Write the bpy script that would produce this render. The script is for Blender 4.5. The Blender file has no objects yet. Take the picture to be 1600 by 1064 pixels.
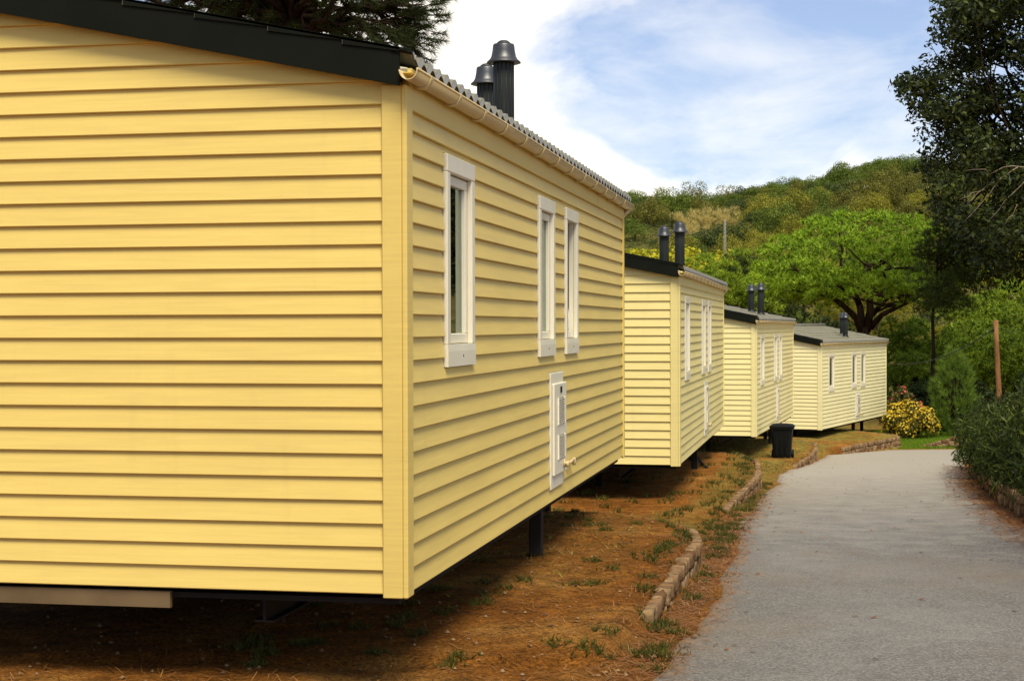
import bpy, math, random
import numpy as np
from mathutils import Vector, Matrix

random.seed(7)
RNG = np.random.default_rng(11)
SC = bpy.context.scene
COL = SC.collection
F = 2531.0          # focal length in pixels of a 1600 px wide picture
CAMZ = 1.70         # eye height
YH = 509.5          # row of the horizon at the picture centre


def P(px, py, Z):
    """a point of the place Z metres ahead, seen at photo pixel px, py"""
    yh = YH - 0.0027 * (px - 800)
    return np.array([(px - 800) / F * Z, Z, CAMZ - (py - yh) / F * Z])


# ------------------------------------------------------------------ object helpers
def tag(o, label=None, cat=None, group=None, kind=None):
    if label: o['label'] = label
    if cat: o['category'] = cat
    if group: o['group'] = group
    if kind: o['kind'] = kind
    return o


def empty(name, loc=(0, 0, 0), rz=0.0):
    o = bpy.data.objects.new(name, None)
    o.empty_display_size = 0.3
    o.location = [float(v) for v in loc]
    o.rotation_euler = (0, 0, rz)
    COL.objects.link(o)
    return o


def link(name, me, mat=None, parent=None):
    o = bpy.data.objects.new(name, me)
    COL.objects.link(o)
    if mat is not None and not me.materials:
        me.materials.append(mat)
    if parent: o.parent = parent
    return o


def copy_tree(o, parent=None):
    c = o.copy()
    COL.objects.link(c)
    if parent: c.parent = parent
    for ch in list(o.children):
        copy_tree(ch, c)
    return c


class MB:
    """collects verts and faces for ONE mesh object"""
    def __init__(self):
        self.v = []; self.f = []; self.s = []

    def add(self, vs, fs, smooth=False):
        n = len(self.v)
        self.v.extend([tuple(float(c) for c in p) for p in vs])
        for f in fs:
            self.f.append(tuple(i + n for i in f)); self.s.append(smooth)

    def quad(self, a, b, c, d, smooth=False):
        self.add([a, b, c, d], [(0, 1, 2, 3)], smooth)

    def box(self, x0, x1, y0, y1, z0, z1, bev=0.0):
        if bev <= 0:
            vs = [(x, y, z) for x in (x0, x1) for y in (y0, y1) for z in (z0, z1)]
            self.add(vs, [(0, 1, 3, 2), (4, 6, 7, 5), (0, 4, 5, 1), (2, 3, 7, 6), (0, 2, 6, 4), (1, 5, 7, 3)])
            return
        # chamfered box : 24 verts
        b = bev
        X, Y, Z = (x0, x1), (y0, y1), (z0, z1)
        vs = []; idx = {}
        for i in (0, 1):
            for j in (0, 1):
                for k in (0, 1):
                    sx, sy, sz = (1, -1)[i], (1, -1)[j], (1, -1)[k]
                    for ax in range(3):
                        p = [X[i] + (0 if ax == 0 else sx * b), Y[j] + (0 if ax == 1 else sy * b), Z[k] + (0 if ax == 2 else sz * b)]
                        idx[(i, j, k, ax)] = len(vs); vs.append(p)
        fs = []
        for i in (0, 1):
            fs.append([idx[(i, j, k, 0)] for j, k in ((0, 0), (1, 0), (1, 1), (0, 1))])
            fs.append([idx[(j, i, k, 1)] for j, k in ((0, 0), (1, 0), (1, 1), (0, 1))])
            fs.append([idx[(j, k, i, 2)] for j, k in ((0, 0), (1, 0), (1, 1), (0, 1))])
        for a in (0, 1):
            for c in (0, 1):
                fs.append([idx[(0, a, c, 1)], idx[(1, a, c, 1)], idx[(1, a, c, 2)], idx[(0, a, c, 2)]])
                fs.append([idx[(a, 0, c, 0)], idx[(a, 1, c, 0)], idx[(a, 1, c, 2)], idx[(a, 0, c, 2)]])
                fs.append([idx[(a, c, 0, 0)], idx[(a, c, 1, 0)], idx[(a, c, 1, 1)], idx[(a, c, 0, 1)]])
        for i in (0, 1):
            for j in (0, 1):
                for k in (0, 1):
                    fs.append([idx[(i, j, k, a)] for a in range(3)])
        self.add(vs, fs)

    def lathe(self, prof, cx, cy, n=24, smooth=True, caps=True):
        vs = []; fs = []
        for r, z in prof:
            for k in range(n):
                a = 2 * math.pi * k / n
                vs.append((cx + r * math.cos(a), cy + r * math.sin(a), z))
        for i in range(len(prof) - 1):
            for k in range(n):
                fs.append((i * n + k, i * n + (k + 1) % n, (i + 1) * n + (k + 1) % n, (i + 1) * n + k))
        self.add(vs, fs, smooth)
        if caps:
            m = len(prof) - 1
            self.add([vs[k] for k in range(n)], [tuple(range(n - 1, -1, -1))])
            self.add([vs[m * n + k] for k in range(n)], [tuple(range(n))])

    def tube(self, pts, rads, n=8, smooth=True):
        pts = [Vector([float(c) for c in p]) for p in pts]
        vs = []; fs = []
        up = Vector((0.3, 0.2, 1)).normalized()
        for i, p in enumerate(pts):
            t = (pts[min(i + 1, len(pts) - 1)] - pts[max(i - 1, 0)]).normalized()
            a = t.cross(up)
            if a.length < 0.1: a = t.cross(Vector((1, 0, 0)))
            a.normalize(); b = t.cross(a)
            r = rads[i] if hasattr(rads, '__len__') else rads
            for k in range(n):
                an = 2 * math.pi * k / n
                vs.append(p + a * (r * math.cos(an)) + b * (r * math.sin(an)))
        for i in range(len(pts) - 1):
            for k in range(n):
                fs.append((i * n + k, i * n + (k + 1) % n, (i + 1) * n + (k + 1) % n, (i + 1) * n + k))
        fs.append(tuple(range(n - 1, -1, -1)))
        fs.append(tuple(range((len(pts) - 1) * n, len(pts) * n)))
        self.add(vs, fs, smooth)

    def mesh(self, name, recalc=True):
        me = bpy.data.meshes.new(name)
        me.from_pydata(self.v, [], self.f)
        me.polygons.foreach_set('use_smooth', self.s)
        if recalc:
            import bmesh
            bm = bmesh.new(); bm.from_mesh(me)
            bmesh.ops.recalc_face_normals(bm, faces=bm.faces)
            bm.to_mesh(me); bm.free()
        me.update()
        return me

    def obj(self, name, mat=None, parent=None, recalc=True):
        return link(name, self.mesh(name, recalc), mat, parent)


def soup(name, parts):
    """parts: list of (N,k,3) arrays of loose faces (k = 3 or 4) -> mesh"""
    vs = []; li = []; st = []; tot = []
    nv = 0; nl = 0
    for A in parts:
        n, k, _ = A.shape
        vs.append(A.reshape(-1, 3))
        li.append(np.arange(nv, nv + n * k)); nv += n * k
        st.append(nl + np.arange(n) * k); nl += n * k
        tot.append(np.full(n, k))
    vs = np.concatenate(vs); li = np.concatenate(li); st = np.concatenate(st); tot = np.concatenate(tot)
    me = bpy.data.meshes.new(name)
    me.vertices.add(len(vs)); me.vertices.foreach_set('co', vs.astype(np.float32).ravel())
    me.loops.add(len(li)); me.loops.foreach_set('vertex_index', li.astype(np.int32))
    me.polygons.add(len(st)); me.polygons.foreach_set('loop_start', st.astype(np.int32))
    me.polygons.foreach_set('loop_total', tot.astype(np.int32))
    me.update(calc_edges=True)
    return me


def unit(A):
    return A / np.maximum(np.linalg.norm(A, axis=-1, keepdims=True), 1e-9)


def rdirs(n):
    return unit(RNG.normal(size=(n, 3)))


def leaves(c, nrm, size, aspect=0.5, droop=None):
    """diamond leaf faces at c, facing nrm"""
    n = len(c)
    t = unit(np.cross(nrm, rdirs(n)))
    if droop is not None: t = unit(t + droop)
    b = unit(np.cross(nrm, t))
    s = (np.ones(n) * size)[:, None]
    nn = unit(nrm)
    return np.stack([c - t * s * .5, c + b * s * aspect * .5 + nn * s * .06, c + t * s * .5, c - b * s * aspect * .5 + nn * s * .06], axis=1)


def needles(p, ax, k, length, width, spread):
    """k thin needle blades fanning from each point p along axis ax"""
    n = len(p)
    p = np.repeat(p, k, axis=0); ax = np.repeat(ax, k, axis=0)
    d = unit(ax + rdirs(n * k) * spread)
    L = (length * (0.65 + 0.6 * RNG.random(n * k)))[:, None]
    w = unit(np.cross(d, rdirs(n * k))) * (width * .5)
    base = p - d * L * .12
    return np.stack([base - w, base + w, p + d * L], axis=1)


def clump_points(clumps, density, up=0.25, shell=(0.6, 1.0)):
    """points and outward normals over ellipsoid clumps [(centre, (rx,ry,rz))]"""
    ps = []; ns = []
    for c, r in clumps:
        r = np.asarray(r, float)
        n = max(8, int(density * (r[0] * r[1] * r[2]) ** (2 / 3)))
        d = unit(rdirs(n) + np.array([0, 0, up]))
        rad = (shell[0] + (shell[1] - shell[0]) * RNG.random((n, 1)) ** .6)
        ps.append(np.asarray(c) + d * r * rad)
        ns.append(unit(d / r))
    return np.concatenate(ps), np.concatenate(ns)


# ------------------------------------------------------------------ materials
def new_mat(name):
    m = bpy.data.materials.new(name); m.use_nodes = True
    nt = m.node_tree
    for n in list(nt.nodes): nt.nodes.remove(n)
    out = nt.nodes.new('ShaderNodeOutputMaterial')
    return m, nt, out


class NT:
    def __init__(self, nt): self.nt = nt
    def n(self, t, **kw):
        nd = self.nt.nodes.new('ShaderNode' + t)
        for k, v in kw.items():
            if k in nd.inputs: self.set(nd.inputs[k], v)
            else: setattr(nd, k, v)
        return nd
    def set(self, sock, v):
        if hasattr(v, 'is_output') or isinstance(v, bpy.types.NodeSocket): self.nt.links.new(v, sock)
        else: sock.default_value = v
    def noise(self, vec, scale, detail=4, rough=.55, dist=0.0):
        nd = self.n('TexNoise'); nd.inputs['Scale'].default_value = scale
        nd.inputs['Detail'].default_value = detail; nd.inputs['Roughness'].default_value = rough
        nd.inputs['Distortion'].default_value = dist
        if vec is not None: self.nt.links.new(vec, nd.inputs['Vector'])
        return nd.outputs[0]
    def mapping(self, vec, scale=(1, 1, 1), loc=(0, 0, 0), rot=(0, 0, 0)):
        nd = self.n('Mapping'); nd.inputs['Scale'].default_value = scale; nd.inputs['Location'].default_value = loc
        nd.inputs['Rotation'].default_value = rot
        self.nt.links.new(vec, nd.inputs['Vector']); return nd.outputs[0]
    def ramp(self, fac, stops):
        nd = self.n('ValToRGB'); cr = nd.color_ramp
        while len(cr.elements) < len(stops): cr.elements.new(0.5)
        for e, (p, c) in zip(cr.elements, stops):
            e.position = p
            e.color = (c, c, c, 1) if not hasattr(c, '__len__') else (*c, 1)
        self.nt.links.new(fac, nd.inputs[0]); return nd.outputs[0]
    def mix(self, fac, a, b, mode='MIX'):
        nd = self.n('MixRGB'); nd.blend_type = mode
        for s, v in zip(nd.inputs, (fac, a, b)):
            if isinstance(v, bpy.types.NodeSocket): self.nt.links.new(v, s)
            elif hasattr(v, '__len__'): s.default_value = (*v, 1) if len(v) == 3 else v
            else: s.default_value = v
        return nd.outputs[0]
    def math(self, op, a, b=0.0, c=None, clamp=False):
        nd = self.n('Math'); nd.operation = op; nd.use_clamp = clamp
        for s, v in zip(nd.inputs, (a, b, c)):
            if v is None: continue
            if isinstance(v, bpy.types.NodeSocket): self.nt.links.new(v, s)
            else: s.default_value = v
        return nd.outputs[0]
    def bump(self, h, strength, dist=0.01):
        nd = self.n('Bump'); nd.inputs['Strength'].default_value = strength; nd.inputs['Distance'].default_value = dist
        self.nt.links.new(h, nd.inputs['Height']); return nd.outputs[0]


def coords(g, which='Object'):
    return g.n('TexCoord').outputs[which]


def simple(name, col, rough=.5, spec=.4, metal=0.0, noise=0.12, nscale=6.0, bump=0.0, bscale=60.0):
    m, nt, out = new_mat(name); g = NT(nt)
    co = coords(g)
    b = g.n('BsdfPrincipled')
    nz = g.noise(co, nscale, 5)
    c = g.mix(1.0, col, g.ramp(nz, [(.25, 1 - noise), (.75, 1 + noise)]), 'MULTIPLY')
    nt.links.new(c, b.inputs['Base Color'])
    b.inputs['Roughness'].default_value = rough
    b.inputs['Specular IOR Level'].default_value = spec
    b.inputs['Metallic'].default_value = metal
    if bump: nt.links.new(g.bump(g.noise(co, bscale, 4), bump), b.inputs['Normal'])
    nt.links.new(b.outputs[0], out.inputs[0])
    return m


def foliage(name, stops, transl=.3, nscale=.8, spec=.25, rough=.55):
    """leaf colour varies from leaf to leaf and from spray to spray"""
    m, nt, out = new_mat(name); g = NT(nt)
    geo = g.n('NewGeometry'); co = coords(g)
    oi = g.n('ObjectInfo')
    f = g.math('ADD', g.math('MULTIPLY', geo.outputs['Random Per Island'], .55), g.math('MULTIPLY', g.noise(co, nscale, 3), .6))
    f = g.math('ADD', f, g.math('MULTIPLY', g.math('SUBTRACT', oi.outputs['Random'], .5), .12))
    c = g.ramp(f, stops)
    b = g.n('BsdfPrincipled'); nt.links.new(c, b.inputs['Base Color'])
    b.inputs['Roughness'].default_value = rough; b.inputs['Specular IOR Level'].default_value = spec
    t = g.n('BsdfTranslucent'); nt.links.new(c, t.inputs[0])
    mx = g.n('MixShader'); mx.inputs[0].default_value = transl
    nt.links.new(b.outputs[0], mx.inputs[1]); nt.links.new(t.outputs[0], mx.inputs[2])
    nt.links.new(mx.outputs[0], out.inputs[0])
    return m


def mat_siding():
    m, nt, out = new_mat('siding_vinyl'); g = NT(nt)
    oi = g.n('ObjectInfo'); co = coords(g)
    gr = g.noise(g.mapping(co, (2.2, 2.2, 55)), 1.0, 5, .6, .6)
    cl = g.noise(g.mapping(co, (.5, .5, 1.4)), 1.6, 4)
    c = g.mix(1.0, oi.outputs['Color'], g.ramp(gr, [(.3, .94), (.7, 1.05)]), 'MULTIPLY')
    c = g.mix(1.0, c, g.ramp(cl, [(.3, .94), (.7, 1.04)]), 'MULTIPLY')
    # faint grime streaks running down the boards
    st = g.noise(g.mapping(co, (9, 9, .7)), 1.0, 4, .6)
    c = g.mix(g.ramp(st, [(.6, 0.0), (.85, .10)]), c, (.30, .22, .10))
    b = g.n('BsdfPrincipled'); nt.links.new(c, b.inputs['Base Color'])
    nt.links.new(g.ramp(gr, [(.3, .42), (.7, .58)]), b.inputs['Roughness'])
    b.inputs['Specular IOR Level'].default_value = .3
    nt.links.new(g.bump(gr, .25, .002), b.inputs['Normal'])
    nt.links.new(b.outputs[0], out.inputs[0])
    return m


def mat_ground():
    m, nt, out = new_mat('earth'); g = NT(nt)
    co = coords(g)
    at = g.n('Attribute'); at.attribute_name = 'grass'
    lt = g.n('Attribute'); lt.attribute_name = 'litter'
    n1 = g.noise(co, .9, 6, .6); n2 = g.noise(co, 7, 6, .65); n3 = g.noise(co, 48, 6, .85)
    c = g.ramp(n1, [(.3, (.25, .092, .014)), (.5, (.41, .158, .024)), (.7, (.56, .285, .064))])
    c = g.mix(1.0, c, g.ramp(n2, [(.3, .5), (.7, 1.4)]), 'MULTIPLY')
    c = g.mix(1.0, c, g.ramp(n3, [(.36, .18), (.5, .85), (.64, 1.75)]), 'MULTIPLY')
    # fallen pine needles: rust red
    lf = g.math('MULTIPLY', lt.outputs['Fac'], g.ramp(n2, [(.42, .0), (.62, .75)]))
    c = g.mix(lf, c, g.mix(n3, (.20, .062, .014), (.36, .15, .04)))
    gcol = g.mix(g.ramp(n2, [(.35, 0), (.65, 1)]), (.12, .135, .018), (.38, .30, .07))
    gcol = g.mix(1.0, gcol, g.ramp(n3, [(.3, .6), (.68, 1.3)]), 'MULTIPLY')
    gf = g.math('MULTIPLY', at.outputs['Fac'], g.ramp(g.noise(co, 3.2, 6, .65), [(.36, .12), (.58, 1.0)]))
    c = g.mix(gf, c, gcol)
    b = g.n('BsdfPrincipled'); nt.links.new(c, b.inputs['Base Color'])
    b.inputs['Roughness'].default_value = .95; b.inputs['Specular IOR Level'].default_value = .08
    h = g.math('ADD', g.math('MULTIPLY', n2, .6), n3)
    nt.links.new(g.bump(h, 1.0, .05), b.inputs['Normal'])
    nt.links.new(b.outputs[0], out.inputs[0])
    return m


def mat_asphalt():
    m, nt, out = new_mat('asphalt'); g = NT(nt)
    co = coords(g)
    n0 = g.noise(g.mapping(co, (1, .45, 1)), .55, 5, .6); n1 = g.noise(co, 3.0, 6, .65); n2 = g.noise(co, 95, 3, .8)
    vo = g.n('TexVoronoi'); vo.inputs['Scale'].default_value = 85; nt.links.new(co, vo.inputs['Vector'])
    c = g.ramp(n0, [(.3, (.098, .089, .072)), (.55, (.143, .131, .107)), (.75, (.20, .183, .150))])
    c = g.mix(1.0, c, g.ramp(n1, [(.3, .82), (.7, 1.14)]), 'MULTIPLY')
    c = g.mix(1.0, c, g.ramp(n2, [(.28, .68), (.5, 1.0), (.72, 1.32)]), 'MULTIPLY')
    st = g.mix(1.0, vo.outputs['Color'], (1, 1, 1), 'SATURATION')
    c = g.mix(g.ramp(st, [(.80, 0), (.9, .28)]), c, (.42, .40, .36))
    # old dark stains and hairline cracks
    sx = g.noise(g.mapping(co, (1.2, .8, 1), (3, 7, 0)), 1.1, 5, .7)
    c = g.mix(g.ramp(sx, [(.60, 0), (.72, .35)]), c, (.095, .092, .085))
    br = g.noise(g.mapping(co, (1, .5, 1), (11, 2, 0)), .8, 6, .65)
    c = g.mix(g.ramp(br, [(.5, 0), (.7, .5)]), c, (.165, .125, .075))
    # far stretch made paler: its grazing sheen is put into the colour
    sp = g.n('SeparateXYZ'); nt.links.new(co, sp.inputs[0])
    far_sheen = g.math('ADD', g.math('MULTIPLY', sp.outputs[1], .034), g.math('MULTIPLY', g.math('SUBTRACT', n1, .5), .5))
    c = g.mix(g.ramp(far_sheen, [(.48, 0), (1.05, .8)]), c, (.40, .36, .275))
    # grit and earth washed over the road edges
    ed = g.n('Attribute'); ed.attribute_name = 'edge'
    q = g.math('SUBTRACT', g.math('ADD', g.math('MULTIPLY', g.math('SUBTRACT', n1, .32), .7), g.math('MULTIPLY', g.math('SUBTRACT', n2, .47), 1.3)), g.math('MULTIPLY', ed.outputs['Fac'], 1.5))
    dirt = g.mix(n2, (.10, .052, .018), (.30, .175, .065))
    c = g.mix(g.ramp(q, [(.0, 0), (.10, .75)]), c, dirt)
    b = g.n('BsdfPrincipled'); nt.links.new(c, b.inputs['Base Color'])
    b.inputs['Roughness'].default_value = .62; b.inputs['Specular IOR Level'].default_value = .4
    nt.links.new(g.bump(g.math('ADD', n2, g.math('MULTIPLY', vo.outputs['Distance'], .8)), .55, .008), b.inputs['Normal'])
    nt.links.new(b.outputs[0], out.inputs[0])
    return m


def mat_stone():
    m, nt, out = new_mat('rubble_stone'); g = NT(nt)
    geo = g.n('NewGeometry'); co = coords(g)
    c = g.ramp(geo.outputs['Random Per Island'], [(.0, (.14, .070, .028)), (.35, (.26, .165, .08)), (.7, (.31, .205, .10)), (1.0, (.20, .10, .04))])
    c = g.mix(1.0, c, g.ramp(g.noise(co, 9, 6, .7), [(.3, .5), (.7, 1.35)]), 'MULTIPLY')
    b = g.n('BsdfPrincipled'); nt.links.new(c, b.inputs['Base Color'])
    b.inputs['Roughness'].default_value = .9; b.inputs['Specular IOR Level'].default_value = .15
    nt.links.new(g.bump(g.noise(co, 28, 5, .7), .8, .02), b.inputs['Normal'])
    nt.links.new(b.outputs[0], out.inputs[0])
    return m


def mat_bark(name, a, b_, scale=1.0):
    m, nt, out = new_mat(name); g = NT(nt)
    co = coords(g)
    n = g.noise(g.mapping(co, (9 * scale, 9 * scale, 2.0 * scale)), 1.0, 6, .65, .5)
    b = g.n('BsdfPrincipled'); nt.links.new(g.mix(g.ramp(n, [(.35, 0), (.65, 1)]), a, b_), b.inputs['Base Color'])
    b.inputs['Roughness'].default_value = .9; b.inputs['Specular IOR Level'].default_value = .1
    nt.links.new(g.bump(n, .9, .03), b.inputs['Normal'])
    nt.links.new(b.outputs[0], out.inputs[0])
    return m


def mat_roof():
    m, nt, out = new_mat('roof_sheet'); g = NT(nt)
    co = coords(g)
    n = g.noise(co, 2.2, 6, .65); n2 = g.noise(co, 30, 4, .6)
    c = g.ramp(n, [(.3, (.14, .135, .085)), (.7, (.23, .215, .145))])
    c = g.mix(1.0, c, g.ramp(n2, [(.3, .7), (.7, 1.25)]), 'MULTIPLY')
    b = g.n('BsdfPrincipled'); nt.links.new(c, b.inputs['Base Color'])
    b.inputs['Roughness'].default_value = .5; b.inputs['Specular IOR Level'].default_value = .3
    nt.links.new(g.bump(n2, .2, .004), b.inputs['Normal'])
    nt.links.new(b.outputs[0], out.inputs[0])
    return m


def mat_glass():
    m, nt, out = new_mat('window_glass'); g = NT(nt)
    gl = g.n('BsdfGlossy'); gl.inputs['Roughness'].default_value = .015; gl.inputs['Color'].default_value = (.85, .95, .9, 1)
    tr = g.n('BsdfTransparent'); tr.inputs[0].default_value = (.55, .68, .6, 1)
    fr = g.n('Fresnel'); fr.inputs['IOR'].default_value = 1.9
    nt.links.new(g.bump(g.noise(coords(g), 2.0, 2), .02, .01), gl.inputs['Normal'])
    mx = g.n('MixShader'); nt.links.new(fr.outputs[0], mx.inputs[0])
    nt.links.new(tr.outputs[0], mx.inputs[1]); nt.links.new(gl.outputs[0], mx.inputs[2])
    nt.links.new(mx.outputs[0], out.inputs[0])
    return m


def mat_hill():
    m, nt, out = new_mat('hill_scrub'); g = NT(nt)
    co = coords(g)
    n1 = g.noise(co, .035, 5, .6); n2 = g.noise(co, .35, 6, .7)
    c = g.ramp(n1, [(.35, (.06, .07, .016)), (.55, (.12, .11, .03)), (.70, (.34, .22, .08))])
    c = g.mix(1.0, c, g.ramp(n2, [(.3, .45), (.7, 1.5)]), 'MULTIPLY')
    b = g.n('BsdfPrincipled'); nt.links.new(c, b.inputs['Base Color'])
    b.inputs['Roughness'].default_value = 1.0; b.inputs['Specular IOR Level'].default_value = .0
    nt.links.new(b.outputs[0], out.inputs[0])
    return m


M = dict(
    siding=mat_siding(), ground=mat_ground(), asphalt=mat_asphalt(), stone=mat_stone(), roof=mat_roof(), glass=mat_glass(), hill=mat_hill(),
    lip=simple('lit_sheet_lip', (.26, .255, .22), .5, .3, noise=.2, nscale=9),  # lighter than the roof: light on the sheet edge put into the colour
    verge=simple('dark_green_metal', (.0070, .0085, .0050), .75, .08, noise=.2, nscale=3),
    cream=simple('cream_plastic', (.60, .47, .23), .38, .4, noise=.07, nscale=4),
    white=simple('white_pvc', (.79, .74, .56), .35, .45, noise=.05, nscale=5),
    flue=simple('flue_pipe', (.014, .017, .014), .5, .3, noise=.25, nscale=8),
    cap=simple('grey_zinc', (.085, .088, .09), .4, .5, metal=.75, noise=.25, nscale=9),
    mast=simple('galvanised_mast', (.30, .28, .23), .7, .2),
    black=simple('black_plastic', (.003, .004, .0035), .55, .2, noise=.3, nscale=5, bump=.1),
    steel=simple('chassis_steel', (.018, .014, .010), .7, .3, noise=.4, nscale=4),
    panel=simple('underfloor_panel', (.16, .11, .055), .85, .1, noise=.25, nscale=3),
    curtain=simple('curtain_cloth', (.42, .46, .36), .9, .1, noise=.15, nscale=12),
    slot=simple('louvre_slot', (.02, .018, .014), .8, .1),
    wood=mat_bark('weathered_post', (.14, .062, .022), (.27, .14, .06), 1.0),
    bark=mat_bark('pine_bark', (.010, .0065, .004), (.040, .025, .014)),
    bark2=mat_bark('pale_bark', (.14, .10, .06), (.34, .28, .19)),
    cable=simple('black_cable', (.012, .012, .012), .6, .3),
    pine_big=foliage('umbrella_pine_needles', [(.2, (.06, .11, .008)), (.55, (.18, .32, .014)), (.9, (.44, .60, .030))], .10, 1.2),
    pine_mid=foliage('young_pine_needles', [(.2, (.035, .075, .008)), (.55, (.15, .25, .014)), (.9, (.40, .50, .028))], .10, .8),
    pine_shade=foliage('shaded_pine_needles', [(.2, (.020, .036, .006)), (.6, (.055, .085, .010)), (.95, (.13, .17, .018))], .2, 1.5),  # darker needle green, shade on the crowns put into the colour
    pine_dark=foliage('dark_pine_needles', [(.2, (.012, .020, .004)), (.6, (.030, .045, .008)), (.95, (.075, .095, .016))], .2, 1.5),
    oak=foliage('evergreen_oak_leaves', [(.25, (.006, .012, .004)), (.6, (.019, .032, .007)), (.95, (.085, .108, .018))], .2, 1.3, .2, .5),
    lime=foliage('lime_green_leaves', [(.2, (.20, .24, .010)), (.55, (.42, .42, .016)), (.9, (.62, .54, .03))], .4, .7),
    small_pine=foliage('small_pine_needles', [(.2, (.055, .11, .014)), (.6, (.15, .25, .030)), (.95, (.32, .43, .06))], .38, 2),
    yellow=foliage('yellow_blossom', [(.2, (.55, .34, .012)), (.6, (.75, .53, .03)), (.95, (.8, .65, .12))], .3, 3),
    shrub=foliage('shrub_leaves', [(.2, (.03, .04, .006)), (.6, (.08, .09, .014)), (.95, (.20, .18, .03))], .25, 3),
    pink=foliage('pink_blossom', [(.2, (.5, .04, .05)), (.6, (.7, .10, .10)), (.95, (.75, .2, .18))], .3, 3),
    hedge=foliage('oleander_leaves', [(.2, (.010, .020, .006)), (.6, (.028, .046, .010)), (.95, (.12, .15, .022))], .2, 1.6, .12, .5),
    hill_a=foliage('hill_green_leaves', [(.2, (.045, .080, .008)), (.6, (.110, .160, .014)), (.95, (.24, .29, .022))], .3, .3),
    hill_b=foliage('hill_olive_leaves', [(.2, (.070, .070, .010)), (.6, (.155, .150, .018)), (.95, (.30, .27, .035))], .3, .3),
    hill_c=foliage('hill_dark_leaves', [(.2, (.028, .048, .008)), (.6, (.065, .095, .014)), (.95, (.13, .145, .028))], .25, .3),
    hill_d=foliage('hill_dry_twigs', [(.2, (.40, .31, .085)), (.6, (.60, .49, .15)), (.95, (.74, .63, .25))], .3, .3),
    hill_e=foliage('hill_yellow_leaves', [(.2, (.17, .14, .012)), (.6, (.25, .25, .020)), (.95, (.42, .38, .035))], .35, .3),
    blade=foliage('grass_blades', [(.2, (.026, .034, .004)), (.6, (.085, .090, .010)), (.95, (.24, .20, .04))], .3, 2),
    lawn=foliage('lawn_blades', [(.2, (.10, .20, .010)), (.6, (.17, .30, .015)), (.95, (.28, .38, .025))], .4, 2),
    dryblade=foliage('dry_grass_blades', [(.2, (.16, .14, .018)), (.6, (.36, .29, .055)), (.95, (.52, .42, .12))], .35, 2),
    needle=foliage('fallen_needles', [(.2, (.11, .038, .008)), (.6, (.24, .105, .026)), (.95, (.40, .22, .075))], .1, 2),
    pebble=mat_stone(),
)

# ------------------------------------------------------------------ ground heights
def plane_d(y):
    """how far the road lies below the eye, y metres ahead"""
    y = np.asarray(y, float)
    a = 1.286 + .0485 * np.minimum(y, 43.8)
    a = np.where(y > 58, a + 4.3 * (1 - np.cos(np.clip((y - 58) / 42, 0, 1) * math.pi)) / 2, a)
    return a


ROAD_L = [(-6.5, -30), (-2.6, -10), (-.72, 0), (.685, 7.54), (1.31, 10.9), (2.16, 15.6), (3.37, 21.9), (4.76, 28.7), (6.34, 34.9), (8.0, 40.8), (8.75, 42.9), (9.7, 43.9), (11.5, 44.25), (16, 44.4), (30, 44.4)]
ROAD_R = [(-3.2, -30), (.6, -10), (2.35, 0), (3.75, 7.54), (4.25, 10.9), (5.18, 16.4), (6.45, 22.5), (8.05, 28.7), (9.6, 34.4), (11.0, 38.2), (12.6, 40.3), (15, 41.2), (20, 41.4), (30, 41.4)]
TERR = [
    (CAMZ - 1.65, [(-14, 7.9), (.45, 8.0), (.77, 9.35), (1.10, 10.95), (1.43, 12.55), (1.46, 13.2), (1.28, 13.75), (.92, 14.2), (-2, 15.0), (-14, 16.5)]),
    (CAMZ - 2.15, [(-14, 18.5), (2.25, 17.9), (2.48, 19.0), (3.03, 21.3), (3.59, 23.6), (3.86, 25.5), (3.87, 26.8), (3.24, 27.4), (-3, 28.2), (-14, 29)]),
    (CAMZ - 2.75, [(-14, 30.8), (4.9, 30.3), (5.53, 31.8), (6.3, 34.3), (6.83, 36.4), (7.1, 38.0), (6.9, 39.0), (5.5, 39.6), (-14, 40.6)]),
    (CAMZ - 3.10, [(-14, 41.2), (7.5, 39.8), (8.35, 41.0), (9.15, 42.5), (10.0, 43.9), (10.75, 45.0), (10.85, 46.0), (10.2, 47.6), (8, 52), (-14, 58)]),
]


def sdist(poly, X, Y):
    """signed distance, positive inside"""
    n = len(poly); d = np.full(X.shape, 1e9); ins = np.zeros(X.shape, bool)
    for i in range(n):
        ax, ay = poly[i]; bx, by = poly[(i + 1) % n]
        ex, ey = bx - ax, by - ay
        t = np.clip(((X - ax) * ex + (Y - ay) * ey) / (ex * ex + ey * ey), 0, 1)
        d = np.minimum(d, np.hypot(X - ax - t * ex, Y - ay - t * ey))
        c = ((ay > Y) != (by > Y)) & (X < (bx - ax) * (Y - ay) / (by - ay + 1e-12) + ax)
        ins ^= c
    return np.where(ins, d, -d)


def wob(X, Y, s, a, seed):
    r = np.random.default_rng(seed); z = np.zeros(np.shape(X))
    for k in range(6):
        th = r.random() * 6.28; w = s * (1.0 + .9 * k) ; ph = r.random() * 6.28
        z = z + np.sin((X * math.cos(th) + Y * math.sin(th)) * w + ph) * a / (1 + .7 * k)
    return z


ROADPOLY = ROAD_L + ROAD_R[::-1]


def crest(x):
    return 23.5 + 5.1 * np.tanh((np.asarray(x) - 48) / 45.0) + wob(np.asarray(x), 0 * np.asarray(x), .06, .7, 4)


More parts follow.
